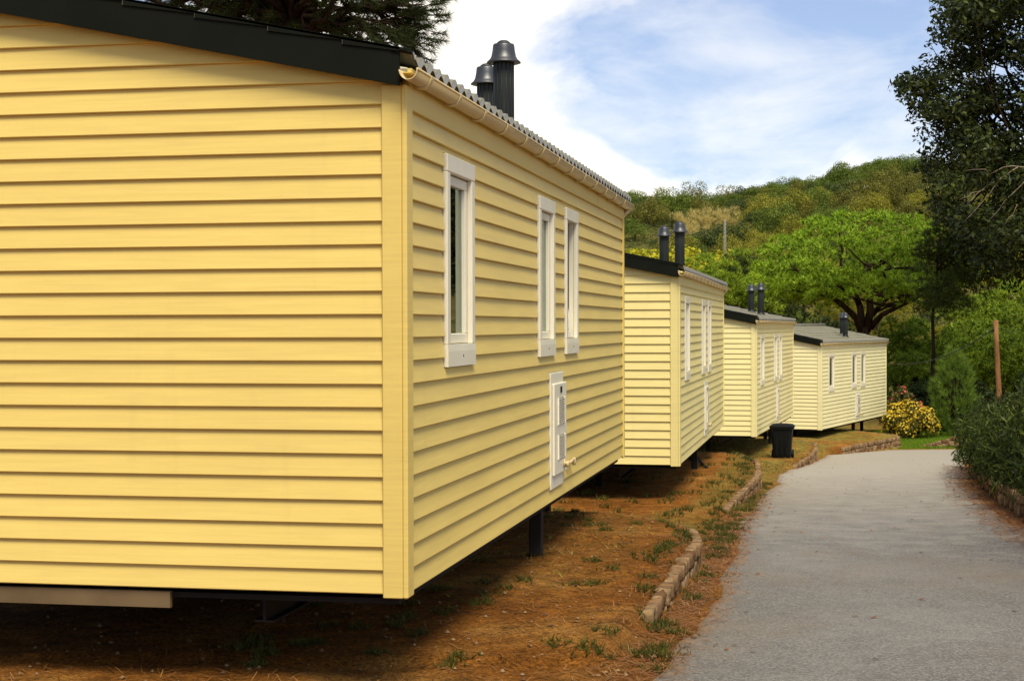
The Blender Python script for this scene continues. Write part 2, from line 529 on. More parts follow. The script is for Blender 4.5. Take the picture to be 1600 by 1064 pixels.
def ground_z(X, Y, road_dip=True):
    X = np.asarray(X, float); Y = np.asarray(Y, float)
    z = CAMZ - plane_d(Y)
    for lv, poly in TERR:
        s = sdist(poly, X, Y)
        w = np.clip((s + .02) / .07, 0, 1); w = w * w * (3 - 2 * w)
        z = z + w * (np.maximum(lv + .012, z) - z)
    rd = sdist(ROADPOLY, X, Y)
    z = z + wob(X, Y, 2.6, .010, 3) * np.clip(-rd / .5, 0, 1)
    # bank rising on the right behind the hedge
    if road_dip: z = z - .05 * np.clip((rd - .12) / .2, 0, 1)
    right = np.clip((X - np.interp(Y, [p[1] for p in ROAD_R[:10]], [p[0] for p in ROAD_R[:10]]) - .25) / .35, 0, 1) * np.clip((36 - Y) / 4, 0, 1)
    z = z + right * .38
    # hill
    t = np.clip((Y - 98) / 205, 0, 1.25)
    hz = -6.02 + (crest(X) + 6) * (np.sin(np.clip(t, 0, 1) * math.pi / 2) ** 1.25) - np.clip(t - 1, 0, 1) * 40
    hz = hz + wob(X, Y, .05, .8, 9) * np.clip((Y - 110) / 40, 0, 1)
    z = np.where(Y > 98, hz, z)
    return z


def axis_pts(segs):
    out = []
    for a, b, st in segs:
        out += list(np.arange(a, b - 1e-6, st))
    out.append(segs[-1][1])
    return np.array(out)


def grid_obj(name, xs, ys, mat, attrs=None):
    X, Y = np.meshgrid(xs, ys); Z = ground_z(X, Y)
    nx, ny = len(xs), len(ys)
    V = np.stack([X, Y, Z], -1).reshape(-1, 3)
    i = np.arange(nx * ny).reshape(ny, nx)
    Q = np.stack([i[:-1, :-1], i[:-1, 1:], i[1:, 1:], i[1:, :-1]], -1).reshape(-1, 4)
    me = bpy.data.meshes.new(name)
    me.vertices.add(len(V)); me.vertices.foreach_set('co', V.astype(np.float32).ravel())
    me.loops.add(len(Q) * 4); me.loops.foreach_set('vertex_index', Q.astype(np.int32).ravel())
    me.polygons.add(len(Q)); me.polygons.foreach_set('loop_start', (np.arange(len(Q)) * 4).astype(np.int32))
    me.polygons.foreach_set('loop_total', np.full(len(Q), 4, np.int32))
    me.update(calc_edges=True)
    me.polygons.foreach_set('use_smooth', [True] * len(Q))
    for k, fn in (attrs or {}).items():
        a = me.attributes.new(k, 'FLOAT', 'POINT'); a.data.foreach_set('value', fn(X, Y).astype(np.float32).ravel())
    return link(name, me, mat)


def left_edge(Y):
    return np.interp(Y, [p[1] for p in ROAD_L[:12]], [p[0] for p in ROAD_L[:12]])


def right_edge(Y):
    return np.interp(Y, [p[1] for p in ROAD_R[:11]], [p[0] for p in ROAD_R[:11]])


def grass_w(X, Y):
    off = X - left_edge(Y)
    g = np.zeros(X.shape)
    def blob(y0, y1, o0, o1, a, so=.35, sy=.7):
        return a * np.clip((Y - y0) / sy, 0, 1) * np.clip((y1 - Y) / sy, 0, 1) * np.clip((off - o0) / so, 0, 1) * np.clip((o1 - off) / so, 0, 1)
    g = np.maximum(g, blob(13.9, 18.6, -9, -.25, .85))
    g = np.maximum(g, blob(9.5, 14.5, -3.5, -.4, .18))
    g = np.maximum(g, blob(18.5, 30.5, -.8, .15, .7, .2))
    g = np.maximum(g, blob(27, 33.5, -9, .1, .9))
    g = np.maximum(g, blob(33, 42.5, -9, .15, 1.0))
    g = np.maximum(g, np.clip((Y - 42) / 2, 0, 1))
    return g * np.clip((70 - Y) / 8, .3, 1)


def litter_w(X, Y):
    off = X - left_edge(Y); offr = X - right_edge(Y)
    a = np.clip(1 - np.abs(off + .10) / .34, 0, 1) * np.clip((26 - Y) / 6, 0, 1)
    b = np.clip(1 - np.abs(offr - .05) / .55, 0, 1)
    return np.clip(np.maximum(a, b) * 1.3, 0, 1)


gx = axis_pts([(-160, -40, 20), (-40, -14, 3), (-14, -4, .5), (-4, 9, .09), (9, 15, .16), (15, 40, 1.0), (40, 160, 15)])
gy = axis_pts([(-60, -6, 6), (-6, 6, .6), (6, 20, .09), (20, 50, .14), (50, 62, .6), (62, 98, 3)])
tag(grid_obj('ground', gx, gy, M['ground'], dict(grass=grass_w, litter=litter_w)), kind='structure')
hx = axis_pts([(-320, -60, 13), (-60, 160, 4), (160, 420, 13)]); hy = axis_pts([(98.01, 330, 4), (330, 700, 37)])
tag(grid_obj('hill', hx, hy, M['hill']), kind='structure')


def build_road():
    def resample(pts, n):
        pts = np.array(pts, float); s = np.concatenate([[0], np.cumsum(np.hypot(*np.diff(pts, axis=0).T))])
        return s, pts
    # station by station; near ends share the index parameter
    n = 900
    def dense(pts):
        pts = np.array(pts, float)
        # Catmull-Rom smoothing
        out = []
        for i in range(len(pts) - 1):
            p0, p1, p2, p3 = pts[max(i - 1, 0)], pts[i], pts[i + 1], pts[min(i + 2, len(pts) - 1)]
            for t in np.linspace(0, 1, 30, endpoint=False):
                out.append(.5 * ((2 * p1) + (-p0 + p2) * t + (2 * p0 - 5 * p1 + 4 * p2 - p3) * t ** 2 + (-p0 + 3 * p1 - 3 * p2 + p3) * t ** 3))
        out.append(pts[-1]); out = np.array(out)
        s = np.concatenate([[0], np.cumsum(np.hypot(*np.diff(out, axis=0).T))]); s /= s[-1]
        u = np.linspace(0, 1, n)
        return np.stack([np.interp(u, s, out[:, 0]), np.interp(u, s, out[:, 1])], -1)
    L, R = dense(ROAD_L), dense(ROAD_R)
    r = np.random.default_rng(5)
    ker = lambda w: np.hanning(w + 2)[1:-1] / np.sqrt((np.hanning(w + 2)[1:-1] ** 2).sum())
    jl = np.convolve(r.normal(size=n), ker(9), 'same') * .045 + r.normal(size=n) * .010; jr = np.convolve(r.normal(size=n), ker(9), 'same') * .045 + r.normal(size=n) * .010
    lw = np.convolve(r.normal(size=n), ker(41), 'same') * .05; rw = np.convolve(r.normal(size=n), ker(41), 'same') * .05
    jl, jr = jl * .5 + lw, jr * .5 + rw
    m = 40
    V = []; ED = []
    for i in range(n):
        d = R[i] - L[i]; d /= np.hypot(*d)
        a = L[i] + d * jl[i]; b = R[i] + d * jr[i]
        for k in range(m):
            q = k / (m - 1); q = .5 - .5 * math.cos(math.pi * q) if False else (q * 2) ** 1.5 / 2 if q < .5 else 1 - ((1 - q) * 2) ** 1.5 / 2
            p = a + (b - a) * q
            e = min(k, m - 1 - k) / (m - 1)
            z = CAMZ - plane_d(p[1]) + .012 + .03 * (1 - (1 - min(e * 4, 1)) ** 2) * 0 - (.02 if k in (0, m - 1) else 0)
            V.append((p[0], p[1], float(z))); ED.append(min(q, 1 - q) * 3.3)
    Fc = [(i * m + k, i * m + k + 1, (i + 1) * m + k + 1, (i + 1) * m + k) for i in range(n - 1) for k in range(m - 1)]
    b = MB(); b.add(V, Fc, True)
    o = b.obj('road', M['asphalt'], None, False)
    at = o.data.attributes.new('edge', 'FLOAT', 'POINT'); at.data.foreach_set('value', np.array(ED, np.float32))
    tag(o, kind='structure')


build_road()

# ------------------------------------------------------------------ the mobile homes
LEN, WID, HGT, PITCH = 7.88, 4.0, 2.3, .105
SL = .207      # roof slope
ZB = 2.275     # underside of the verge above the corner


def roof_under(v):
    return ZB + SL * min(v, WID - v)


HOLES = [(.76, 1.40, 1.00, 2.06), (3.40, 4.01, 1.00, 2.06), (4.50, 5.08, 1.00, 2.06)]
VENT = (3.84, 4.42, .08, .88)


def siding(mp, length, top, holes=(), z_start=.0, a0=0.0):
    """lap boards; mp(a, off, z) -> xyz; top(a) -> height of the wall there"""
    b = MB()
    zmax = max(top(0), top(length), top(length / 2))
    k = 0
    brk = [length / 2] if top(length / 2) > top(0) + .01 else []
    while z_start + k * PITCH < zmax:
        z0 = z_start + k * PITCH; z1 = z0 + PITCH
        off = lambda z: .0205 - .0175 * (z - z0) / PITCH
        zs = sorted({z0, z1} | {h for H in holes for h in H[2:] if z0 < h < z1})
        for za, zb in zip(zs[:-1], zs[1:]):
            cuts = sorted({a0, length - a0} | {h for H in holes if H[2] < (za + zb) / 2 < H[3] for h in H[:2]})
            for ca, cb in zip(cuts[:-1], cuts[1:]):
                mid = (ca + cb) / 2
                if any(H[0] < mid < H[1] and H[2] < (za + zb) / 2 < H[3] for H in holes): continue
                # clip against a sloping top
                poly = [(ca, za), (cb, za), (cb, zb), (ca, zb)]
                if brk:
                    for sgn in (0, 1):
                        fn = (lambda a: top(0) + SL * a) if sgn == 0 else (lambda a: top(length) + SL * (length - a))
                        res = []
                        for (p, q) in zip(poly, poly[1:] + poly[:1]):
                            fp, fq = fn(p[0]) - p[1], fn(q[0]) - q[1]
                            if fp >= 0: res.append(p)
                            if (fp >= 0) != (fq >= 0):
                                t = fp / (fp - fq); res.append((p[0] + (q[0] - p[0]) * t, p[1] + (q[1] - p[1]) * t))
                        poly = res
                        if len(poly) < 3: break
                    if len(poly) < 3: continue
                b.add([mp(a, off(z), z) for a, z in poly], [tuple(range(len(poly)))])
                if za == z0:
                    lo = [p for p in poly if abs(p[1] - za) < 1e-6]
                    if len(lo) >= 2:
                        x0, x1 = min(p[0] for p in lo), max(p[0] for p in lo)
                        b.quad(mp(x0, .0205, za), mp(x1, .0205, za), mp(x1, .018, za - .004), mp(x0, .018, za - .004))
                        b.quad(mp(x0, .018, za - .004), mp(x1, .018, za - .004), mp(x1, -.004, za - .003), mp(x0, -.004, za - .003))
        k += 1
    return b


def make_home():
    H = empty('mobile_home')
    S, W = M['siding'], M['white']
    T = lambda a: HGT
    # windows and vent are real openings of the road-side wall
    hole_in = [(a - .011, b_ + .004, c - .004, d + .004) for a, b_, c, d in HOLES] + [(VENT[0] - .009, VENT[1] + .003 - .05, VENT[2] + .03, VENT[3] + .004)]
    siding(lambda a, o, z: (a, -o, z), LEN, lambda a: 2.285, hole_in).obj('wall', S, H, False)
    siding(lambda a, o, z: (-o, a, z), WID, lambda a: roof_under(a) + .02).obj('wall', S, H, False)
    siding(lambda a, o, z: (LEN + o, a, z), WID, lambda a: roof_under(a) + .02).obj('wall', S, H, False)
    siding(lambda a, o, z: (a, WID + o, z), LEN, lambda a: 2.285).obj('wall', S, H, False)
    # corner trims
    for (u, v) in ((0, 0), (LEN, 0), (0, WID), (LEN, WID)):
        b = MB(); su = -1 if u == 0 else 1; sv = -1 if v == 0 else 1
        ua, ub = sorted((u + su * .029, u - su * .085)); va, vb = sorted((v + sv * .029, v - sv * (.085 if u == 0 else .03)))
        # L-shaped trim made of two leaves
        x0, x1 = sorted((u + su * .029, u - su * (.085 if u == 0 else .03))); y0, y1 = sorted((v + sv * .029, v + sv * .004))
        b.box(x0, x1, y0, y1, -.022, HGT - .012, .006)
        x0, x1 = sorted((u + su * .0285, u + su * .004)); y0, y1 = sorted((v + sv * .0035, v - sv * .088))
        b.box(x0, x1, y0, y1, -.0215, HGT - .0125, .004)
        b.obj('corner_trim', S, H)
    # plain board under the eaves on the long sides
    for s in (-1, 1):
        y = 0 if s < 0 else WID
        b = MB(); y0, y1 = sorted((y + s * .003, y + s * .027))
        b.box(.035, LEN - .035, y0, y1, HGT - .115, HGT + .03, .003)
        y0, y1 = sorted((y + s * .0, y + s * .065)); b.box(-.07, LEN + .07, y0, y1, HGT + .031, HGT + .05)
        b.obj('eaves_board', S, H)
    # underfloor
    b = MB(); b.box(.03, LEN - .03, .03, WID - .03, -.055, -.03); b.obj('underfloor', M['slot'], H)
    b = MB(); b.box(.0, .028, 1.12, 3.7, -.10, -.024); b.obj('floor_joist', M['panel'], H)
    for v in (.75, WID - .75):
        b = MB(); b.box(.25, LEN - .25, v - .05, v + .05, -.20, -.19); b.box(.25, LEN - .25, v - .006, v + .006, -.19, -.07); b.box(.25, LEN - .25, v - .05, v + .05, -.07, -.056)
        b.obj('chassis_beam', M['steel'], H)
    for u, v in ((1.6, 1.2), (1.6, WID - .5), (4.34, .17), (4.34, WID - .4), (7.2, .6), (7.2, WID - .4)):
        if True:
            b = MB()
            b.box(u - .045, u + .045, v - .045, v + .045, -.78, -.056, .006); b.box(u - .12, u + .12, v - .12, v + .12, -.80, -.76, .006)
            b.obj('leg', M['steel'], H)
    # roof: pressed tile sheets, both slopes, with a wave along the length and steps down the slope
    lips = []
    b = MB(); per = .165; nu = int((LEN + .26) / per * 8); STEP = .35
    for s in (0, 1):
        slope_len = WID / 2 + .075
        rows = []
        nst = int(slope_len / STEP) + 1
        prof = []
        for i in range(nst):
            a = i * STEP; c = min((i + 1) * STEP, slope_len)
            prof += [(a, .018 if i else 0.0), (c - .002, .0)] if False else [(a, .0), (c, .020)]
        for (d, lift) in prof:
            row = []
            for k in range(nu + 1):
                u = -.095 + (LEN + .19) * k / nu
                ph = (u / per) % 1.0
                wv = .5 - .5 * math.cos(2 * math.pi * ph); wv = wv ** .7
                v = WID / 2 - d
                z = ZB + SL * v + .098 + .042 * wv + lift
                row.append((u, v if s == 0 else WID - v, z))
            rows.append(row)
        vs = [p for r_ in rows for p in r_]; n = nu + 1
        fs = [(i * n + k, i * n + k + 1, (i + 1) * n + k + 1, (i + 1) * n + k) for i in range(len(rows) - 1) for k in range(nu)]
        b.add(vs, fs, False)
        # turned-down lip at the eave and a lower skin, so the sheet has a thickness
        lips.append([(p[0], p[1] + (-.0015 if s == 0 else .0015), p[2] + .001) for p in rows[-1]])
        last = rows[-1]
        lip = [(p[0], p[1] + (.004 if s == 0 else -.004), p[2] - .012) for p in last]
        base = [(p[0], p[1] + (.10 if s == 0 else -.10), p[2] - .012 + .10 * SL) for p in last]
        vs = last + lip + base
        b.add(vs, [(k, k + 1, n + k + 1, n + k) for k in range(nu)] + [(n + k, n + k + 1, 2 * n + k + 1, 2 * n + k) for k in range(nu)], False)
    roof = b.obj('roof', M['roof'], H, False)
    b = MB()
    for s in (0, 1):   # pale under-sheet that shows between the waves at the eave
        v0 = -.045 if s == 0 else WID + .045
        y0, y1 = sorted((v0, v0 + (.9 if s == 0 else -.9)))
        pts = [(-.07, v0, ZB + .078), (LEN + .07, v0, ZB + .078), (LEN + .07, v0 + (.9 if s == 0 else -.9), ZB + .078 + .9 * SL), (-.07, v0 + (.9 if s == 0 else -.9), ZB + .078 + .9 * SL)]
        lo = [(p[0], p[1], p[2] - .02) for p in pts]
        b.add(pts + lo, [(0, 1, 2, 3), (7, 6, 5, 4), (0, 4, 5, 1), (1, 5, 6, 2), (2, 6, 7, 3), (3, 7, 4, 0)])
    b.obj('eaves_filler', M['white'], roof)
    for s, row in enumerate(lips):
        b = MB(); lo = [(p[0], p[1] + (-.008 if s == 0 else .008), p[2] - .034) for p in row]; n = len(row)
        b.add(row + lo, [(k, k + 1, n + k + 1, n + k) for k in range(n - 1)], True)
        b.obj('eaves_lip', M['lip'], roof, False)
    b = MB(); b.tube([(-.10, WID / 2, ZB + SL * 2 + .125), (LEN + .10, WID / 2, ZB + SL * 2 + .145)], .07, 12); b.obj('ridge_cap', M['roof'], roof)
    # dark verge boards on both gables
    for u0, u1 in ((-.088, -.074), (LEN + .074, LEN + .088)):
        b = MB()
        top = lambda v: ZB + SL * min(v, WID - v) + .170
        bot = lambda v: ZB + SL * min(v, WID - v)
        vv = [-.012, WID / 2, WID + .012]
        for (ua, ub, zt, zb) in ((u0, u1, 0, 0),):
            vs = []
            for v in vv:
                vs += [(ua, v, bot(v)), (ua, v, top(v)), (ub, v, top(v)), (ub, v, bot(v))]
            fs = []
            for i in (0, 1):
                for k in range(4):
                    fs.append((i * 4 + k, i * 4 + (k + 1) % 4, i * 4 + 4 + (k + 1) % 4, i * 4 + 4 + k))
            fs += [(3, 2, 1, 0), (8, 9, 10, 11)]
            b.add(vs, fs)
        # top flashing that folds back over the tiles, and its soffit back to the wall
        e = u1 if u0 < 0 else u0
        far = e + (.11 if u0 < 0 else -.11)
        vs = []
        for v in [-.05, WID / 2, WID + .05]:
            z = ZB + SL * min(v, WID - v) + .172
            vs += [(u0 if u0 < 0 else u1, v, z), (far, v, z + .006), (far, v, z - .02), (u0 if u0 < 0 else u1, v, z - .012)]
        fs = []
        for i in (0, 1):
            for k in range(4):
                fs.append((i * 4 + k, i * 4 + (k + 1) % 4, i * 4 + 4 + (k + 1) % 4, i * 4 + 4 + k))
        fs += [(3, 2, 1, 0), (8, 9, 10, 11)]
        b.add(vs, fs)
        vs = []
        for v in vv:
            z = bot(v) + .03
            vs += [(e, v, z), (0.0 if u0 < 0 else LEN, v, z)]
        b.add(vs, [(0, 1, 3, 2), (2, 3, 5, 4)])
        b.obj('verge_board', M['verge'], H)
    # half round gutters with brackets
    for s in (0, 1):
        vc = -.062 if s == 0 else WID + .062
        r = .043; zc = ZB + .063
        b = MB(); n = 14; stn = [-.125, 2.2, 4.6, LEN + .14]; vs = []; fs = []
        dz = [0, .004, -.004, -.016]
        for u, q in zip(stn, dz):
            for rr in (r, r - .004):
                for k in range(n + 1):
                    a = math.pi + math.pi * k / n
                    vs.append((u, vc + rr * math.cos(a), zc + q + rr * 1.1 * math.sin(a)))
        m = 2 * (n + 1)
        for i in range(len(stn) - 1):
            for k in range(n):
                fs.append((i * m + k, i * m + k + 1, (i + 1) * m + k + 1, (i + 1) * m + k))
                fs.append((i * m + n + 1 + k, (i + 1) * m + n + 1 + k, (i + 1) * m + n + 2 + k, i * m + n + 2 + k))
            for k in (0, n):
                fs.append((i * m + k, (i + 1) * m + k, (i + 1) * m + n + 1 + k, i * m + n + 1 + k))
        for i in (0, len(stn) - 1):
            for k in range(n):
                fs.append((i * m + k, i * m + k + 1, i * m + n + 2 + k, i * m + n + 1 + k))
        b.add(vs, fs, True)
        # front rolled bead
        sg = -1 if s == 0 else 1
        b.tube([(u, vc + sg * r, zc + q) for u, q in zip(stn, dz)], .0065, 8)
        gut = b.obj('gutter', M['cream'], H)
        bm_ = MB(); vs = []; n = 12
        for u in (-.02, .02):
            for rr in (r + .002, r + .009):
                for k in range(n + 1):
                    a = math.pi + math.pi * k / n
                    vs.append((u, rr * math.cos(a), rr * 1.1 * math.sin(a)))
        m = n + 1; fs = []
        for k in range(n):
            fs += [(k, k + 1, m + k + 1, m + k), (2 * m + k, 3 * m + k, 3 * m + k + 1, 2 * m + k + 1), (m + k, m + k + 1, 3 * m + k + 1, 3 * m + k), (k, 2 * m + k, 2 * m + k + 1, k + 1)]
        bm_.add(vs, fs, False)
        brk = bm_.mesh('bracket')
        for i in range(14):
            u = .12 + i * .6
            if u > LEN: break
            q = np.interp(u, stn, dz)
            o = link('bracket', brk, M['cream'], gut); o.location = (u, vc, zc + q)
        if s == 0:
            b = MB(); b.tube([(LEN + .055, vc, zc - .05), (LEN + .055, .03, zc - .16), (LEN + .055, .03, .05)], .03, 10); b.obj('downpipe', M['cream'], gut)
    # chimneys
    for (u, v) in ((4.2, .37), (5.17, .70)):
        zr = ZB + SL * v + .10
        b = MB()
        prof = [(.072, zr)]
        b.lathe([(.0715, zr), (.0715, 3.14)], u, v, 28)
        for k in range(14):    # fluted sleeve
            a = 2 * math.pi * k / 14
            b.tube([(u + .0715 * math.cos(a), v + .0715 * math.sin(a), zr + .02), (u + .0715 * math.cos(a), v + .0715 * math.sin(a), 3.10)], .003, 6)
        b.lathe([(.11, zr + .0), (.10, zr + .05), (.078, zr + .09)], u, v, 24, True, False)
        ch = b.obj('chimney', M['flue'], H)
        c = MB()
        c.lathe([(.062, 3.075), (.110, 3.060), (.1225, 3.064), (.118, 3.073), (.100, 3.088), (.088, 3.110), (.080, 3.150), (.0765, 3.185), (.072, 3.196), (.050, 3.199), (.046, 3.210), (.028, 3.222), (.004, 3.227)], u, v, 32)
        c.obj('chimney_cap', M['cap'], ch)
    # windows
    for wi, (a, b_, c, d) in enumerate(HOLES):
        w = MB(); pr = .030; y0, y1 = -pr, .0
        cs = .070; bt = .112; tp = .088
        w.box(a, a + cs, y0, y1, c + bt, d - tp, .004)
        w.box(b_ - cs, b_, y0, y1, c + bt, d - tp, .004)
        w.box(a, b_, y0 - .002, y1, d - tp, d, .005)
        # sloping lower apron, thicker at the foot
        y0 = -pr - .003
        vs = [(a, 0, c), (b_, 0, c), (a, y0, c), (b_, y0, c), (a, y0, c + bt - .035), (b_, y0, c + bt - .035), (a, -pr, c + bt), (b_, -pr, c + bt), (a, 0, c + bt), (b_, 0, c + bt)]
        w.add(vs, [(0, 2, 3, 1), (2, 4, 5, 3), (4, 6, 7, 5), (6, 8, 9, 7), (0, 1, 9, 8), (0, 8, 6, 4, 2), (1, 3, 5, 7, 9)])
        # reveals running inwards
        x0, x1, z0, z1 = a + cs, b_ - cs, c + bt, d - tp
        t = .012
        w.box(x0 - t, x0 - .0005, .001, .034, z0, z1); w.box(x1 + .0005, x1 + t, .001, .034, z0, z1)
        w.box(x0 - t, x1 + t, .001, .034, z1 + .0005, z1 + t); w.box(x0 - t, x1 + t, .001, .034, z0 - t, z0 - .0005)
        win = w.obj('window', W, H)
        piv = (0, .012, z0 + .004)
        s_ = MB(); fw = .05
        h = z1 - z0 - .008
        x0 += .004; x1 -= .004
        s_.box(x0, x0 + fw, -.016, .03, fw, h - fw, .004); s_.box(x1 - fw, x1, -.016, .03, fw, h - fw, .004)
        s_.box(x0, x1, -.016, .03, h - fw, h, .004); s_.box(x0, x1, -.016, .03, 0, fw, .004)
        sash = s_.obj('sash', W, win); sash.location = piv
        p = MB(); p.box(x0 + fw - .005, x1 - fw + .005, .004, .009, fw - .005, h - fw + .005)
        pane = p.obj('pane', M['glass'], win); pane.location = piv
        if wi < 2:
            cu = MB()
            n = 24; X0 = x0 + (x1 - x0) * .78; X1 = x1 + .06
            vs = []
            for k in range(n + 1):
                x = X0 + (X1 - X0) * k / n
                yy = .10 + .012 * math.sin(k * 1.5)
                vs += [(x, yy, z0 - .05), (x, yy, z1 + .05)]
            cu.add(vs, [(2 * k, 2 * k + 2, 2 * k + 3, 2 * k + 1) for k in range(n)], True)
            cu.obj('curtain', M['curtain'], win)
        scr = MB()
        for xx in ((a + b_) / 2 + .02,):
            scr.box(xx - .006, xx + .006, y0 - .0015, y0 + .001, c + .045, c + .057)
        scr.obj('weep_hole', M['slot'], win)
    # louvred service hatch
    a, b_, c, d = VENT
    w = MB()
    w.box(a, b_ - .05, -.024, .0, c, d, .004)
    w.box(a + .05, b_, -.040, -.0245, c + .09, d - .075, .006)
    vent = w.obj('service_hatch', W, H)
    for (z0, z1) in ((c + .44, c + .62), (c + .20, c + .36)):
        g_ = MB(); l_ = MB()
        g_.box(a + .2, b_ - .12, -.0425, -.0400, z0, z1)
        n = 14
        gr = g_.obj('grille', M['slot'], vent)
        for k in range(n):
            z = z0 + (z1 - z0) * (k + .2) / n
            l_.box(a + .2, b_ - .12, -.048, -.0428, z, z + (z1 - z0) / n * .5)
        for x in (a + .19, b_ - .12):
            l_.box(x, x + .01, -.050, -.0405, z0 - .005, z1 + .005)
        l_.obj('louvre', W, vent)
    k_ = MB(); k_.box(a + .30, b_ - .22, -.046, -.0405, c + .655, c + .70, .004); k_.obj('latch', M['slot'], vent)
    # overflow pipes at the foot of the hatch
    k_ = MB(); k_.tube([(b_ - .13, -.041, c + .15), (b_ - .13, -.062, c + .15), (b_ - .13, -.070, c + .125)], .015, 12); k_.tube([(b_ - .13, -.041, c + .15), (b_ - .13, -.050, c + .15)], .032, 14)
    k_.obj('overflow_pipe', M['cream'], H)
    k_ = MB(); k_.tube([(b_ + .10, .0, .215), (b_ + .10, -.05, .215)], .012, 10); k_.tube([(b_ + .10, -.045, .215), (b_ + .30, -.045, .222)], .010, 10); k_.tube([(b_ + .30, -.045, .235), (b_ + .30, -.045, .18)], .014, 10)
    k_.obj('water_tap', M['cream'], H)
    return H


def place_home(H, px, depth, bottom_py, theta, tint, label, zoff=0.0):
    p = P(px, bottom_py, depth)
    H.location = p; H.rotation_euler = (0, 0, math.pi / 2 - math.radians(theta))
    tag(H, label, 'mobile home', 'cream clapboard mobile homes stepping down beside the road')
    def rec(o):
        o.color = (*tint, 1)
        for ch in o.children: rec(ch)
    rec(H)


home = make_home()
homes = [home] + [copy_tree(home) for _ in range(3)]
SPEC = [
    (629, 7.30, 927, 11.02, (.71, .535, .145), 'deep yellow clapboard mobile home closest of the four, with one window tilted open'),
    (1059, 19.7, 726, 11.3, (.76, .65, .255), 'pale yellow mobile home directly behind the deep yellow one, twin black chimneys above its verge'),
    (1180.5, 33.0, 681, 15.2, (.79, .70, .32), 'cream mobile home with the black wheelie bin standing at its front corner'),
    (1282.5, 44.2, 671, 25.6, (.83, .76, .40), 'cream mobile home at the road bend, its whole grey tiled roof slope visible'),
]
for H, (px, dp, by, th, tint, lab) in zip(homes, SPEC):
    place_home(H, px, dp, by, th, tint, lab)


def tilt_window(H):
    wins = [c for c in H.children if c.name.startswith('window')]
    w = sorted(wins, key=lambda o: o.bound_box[0][0])[-1]
    for ch in w.children:
        if ch.name.startswith(('sash', 'pane')): ch.rotation_euler = (-math.radians(11), 0, 0)


tilt_window(homes[0])

# ------------------------------------------------------------------ stone walls
def stone(mb, c, t, n, size, r):
    """one rough block: c centre, t along, n outwards"""
    g = [-1, -.45, .45, 1]
    vs = []; idx = {}
    lx, ly, lz = size
    for i, a in enumerate(g):
        for j, b_ in enumerate(g):
            for k, c_ in enumerate(g):
                if max(abs(a), abs(b_), abs(c_)) < 1: continue
                q = np.array([a, b_, c_]); e = np.sum(np.abs(q) ** 14) ** (1 / 14)
                q = q / e * (1 + r.normal() * .08)
                idx[(i, j, k)] = len(vs)
                vs.append(c + t * q[0] * lx + n * q[1] * ly + np.array([0, 0, 1]) * q[2] * lz)
    fs = []
    for u in range(3):
        for w in range(3):
            for e, o in ((0, 0), (3, 1)):
                for ax in range(3):
                    def K(p, q):
                        l = [p, q]; l.insert(ax, e); return idx[tuple(l)]
                    f = (K(u, w), K(u + 1, w), K(u + 1, w + 1), K(u, w + 1))
                    fs.append(f if (o ^ (ax == 1)) else f[::-1])
    mb.add(vs, fs, True)


def stone_wall(pts, zfoot, ztop, label, seed, course=.12, thick=.036, cap=True):
    r = np.random.default_rng(seed)
    pts = np.array(pts, float)
    s = np.concatenate([[0], np.cumsum(np.hypot(*np.diff(pts, axis=0).T))])
    at = lambda q: np.array([np.interp(q, s, pts[:, 0]), np.interp(q, s, pts[:, 1])])
    mb = MB()
    z = 0
    lev = 0
    zmaxh = max(ztop(*at(q)) - zfoot(*at(q)) for q in np.linspace(0, s[-1], 40))
    nco = int(zmaxh / course + 1.0)
    for k in range(nco):
        q = r.random() * .1
        while q < s[-1]:
            L = .06 + .13 * r.random()
            m = at(min(q + L / 2, s[-1])); e = at(min(q + L, s[-1])) - at(max(q, 0)); t = np.array([*unit(e), 0])
            nrm = np.array([t[1], -t[0], 0])
            zt = ztop(*m); zf = zfoot(*m) - .03
            zc = zt - .060 - k * course * (1 + .1 * r.normal())
            if zc > zf - course * .6:
                top = k == 0 and cap
                stone(mb, np.array([m[0], m[1], zc]) + nrm * (r.normal() * .005), t, nrm,
                      (L * .53, thick * (1.1 if top else 1.0) * (.7 + .6 * r.random()), course * .54 * (.75 if top else 1)), r)
            q += L
    o = mb.obj('stone_wall', M['stone'], None, False)
    tag(o, label, 'stone wall', 'low rubble walls edging the home plots')
    return o


fz = lambda x, y: float(CAMZ - plane_d(y))
WL = ['low rubble wall edging the dirt in front of the deep yellow home', 'curved rubble wall round the dirt plot below the second home',
      'short curved rubble wall beside the black wheelie bin', 'rubble wall at the road bend below the last home, grass on top']
for (lv, poly), lab, sl, sd in zip(TERR, WL, [(2, 6), (2, 8), (2, 8), (2, 8)], range(4)):
    seg = poly[sl[0] - 0:sl[1]]
    if sd == 1: seg = poly[2:8]
    stone_wall(seg, fz, lambda x, y, lv=lv: lv + .006, lab, 20 + sd)
# ramped wall on the far side of the bend
A = P(1446, 704, 44.8); B = P(1506, 684, 44.6)
stone_wall([(A[0], 45.3), (12.2, 44.85), (B[0] + 1.2, 44.7), (16, 44.7)], lambda x, y: fz(x, 44), lambda x, y: fz(x, 44) + .05 + .33 * min(max((x - A[0]) / (B[0] - A[0]), 0), 1), 'sloping stone wall beyond the lawn on the far side of the road bend', 31)
# footing wall below the hedge
hp = [(right_edge(y) + .32, y) for y in (11, 13, 15, 17, 19, 21, 23, 25, 27, 29, 31)]
w_ = stone_wall(hp[::-1], fz, lambda x, y: fz(x, y) + .27, 'brown stone footing wall half buried under the dark hedge', 33, .14, .13)

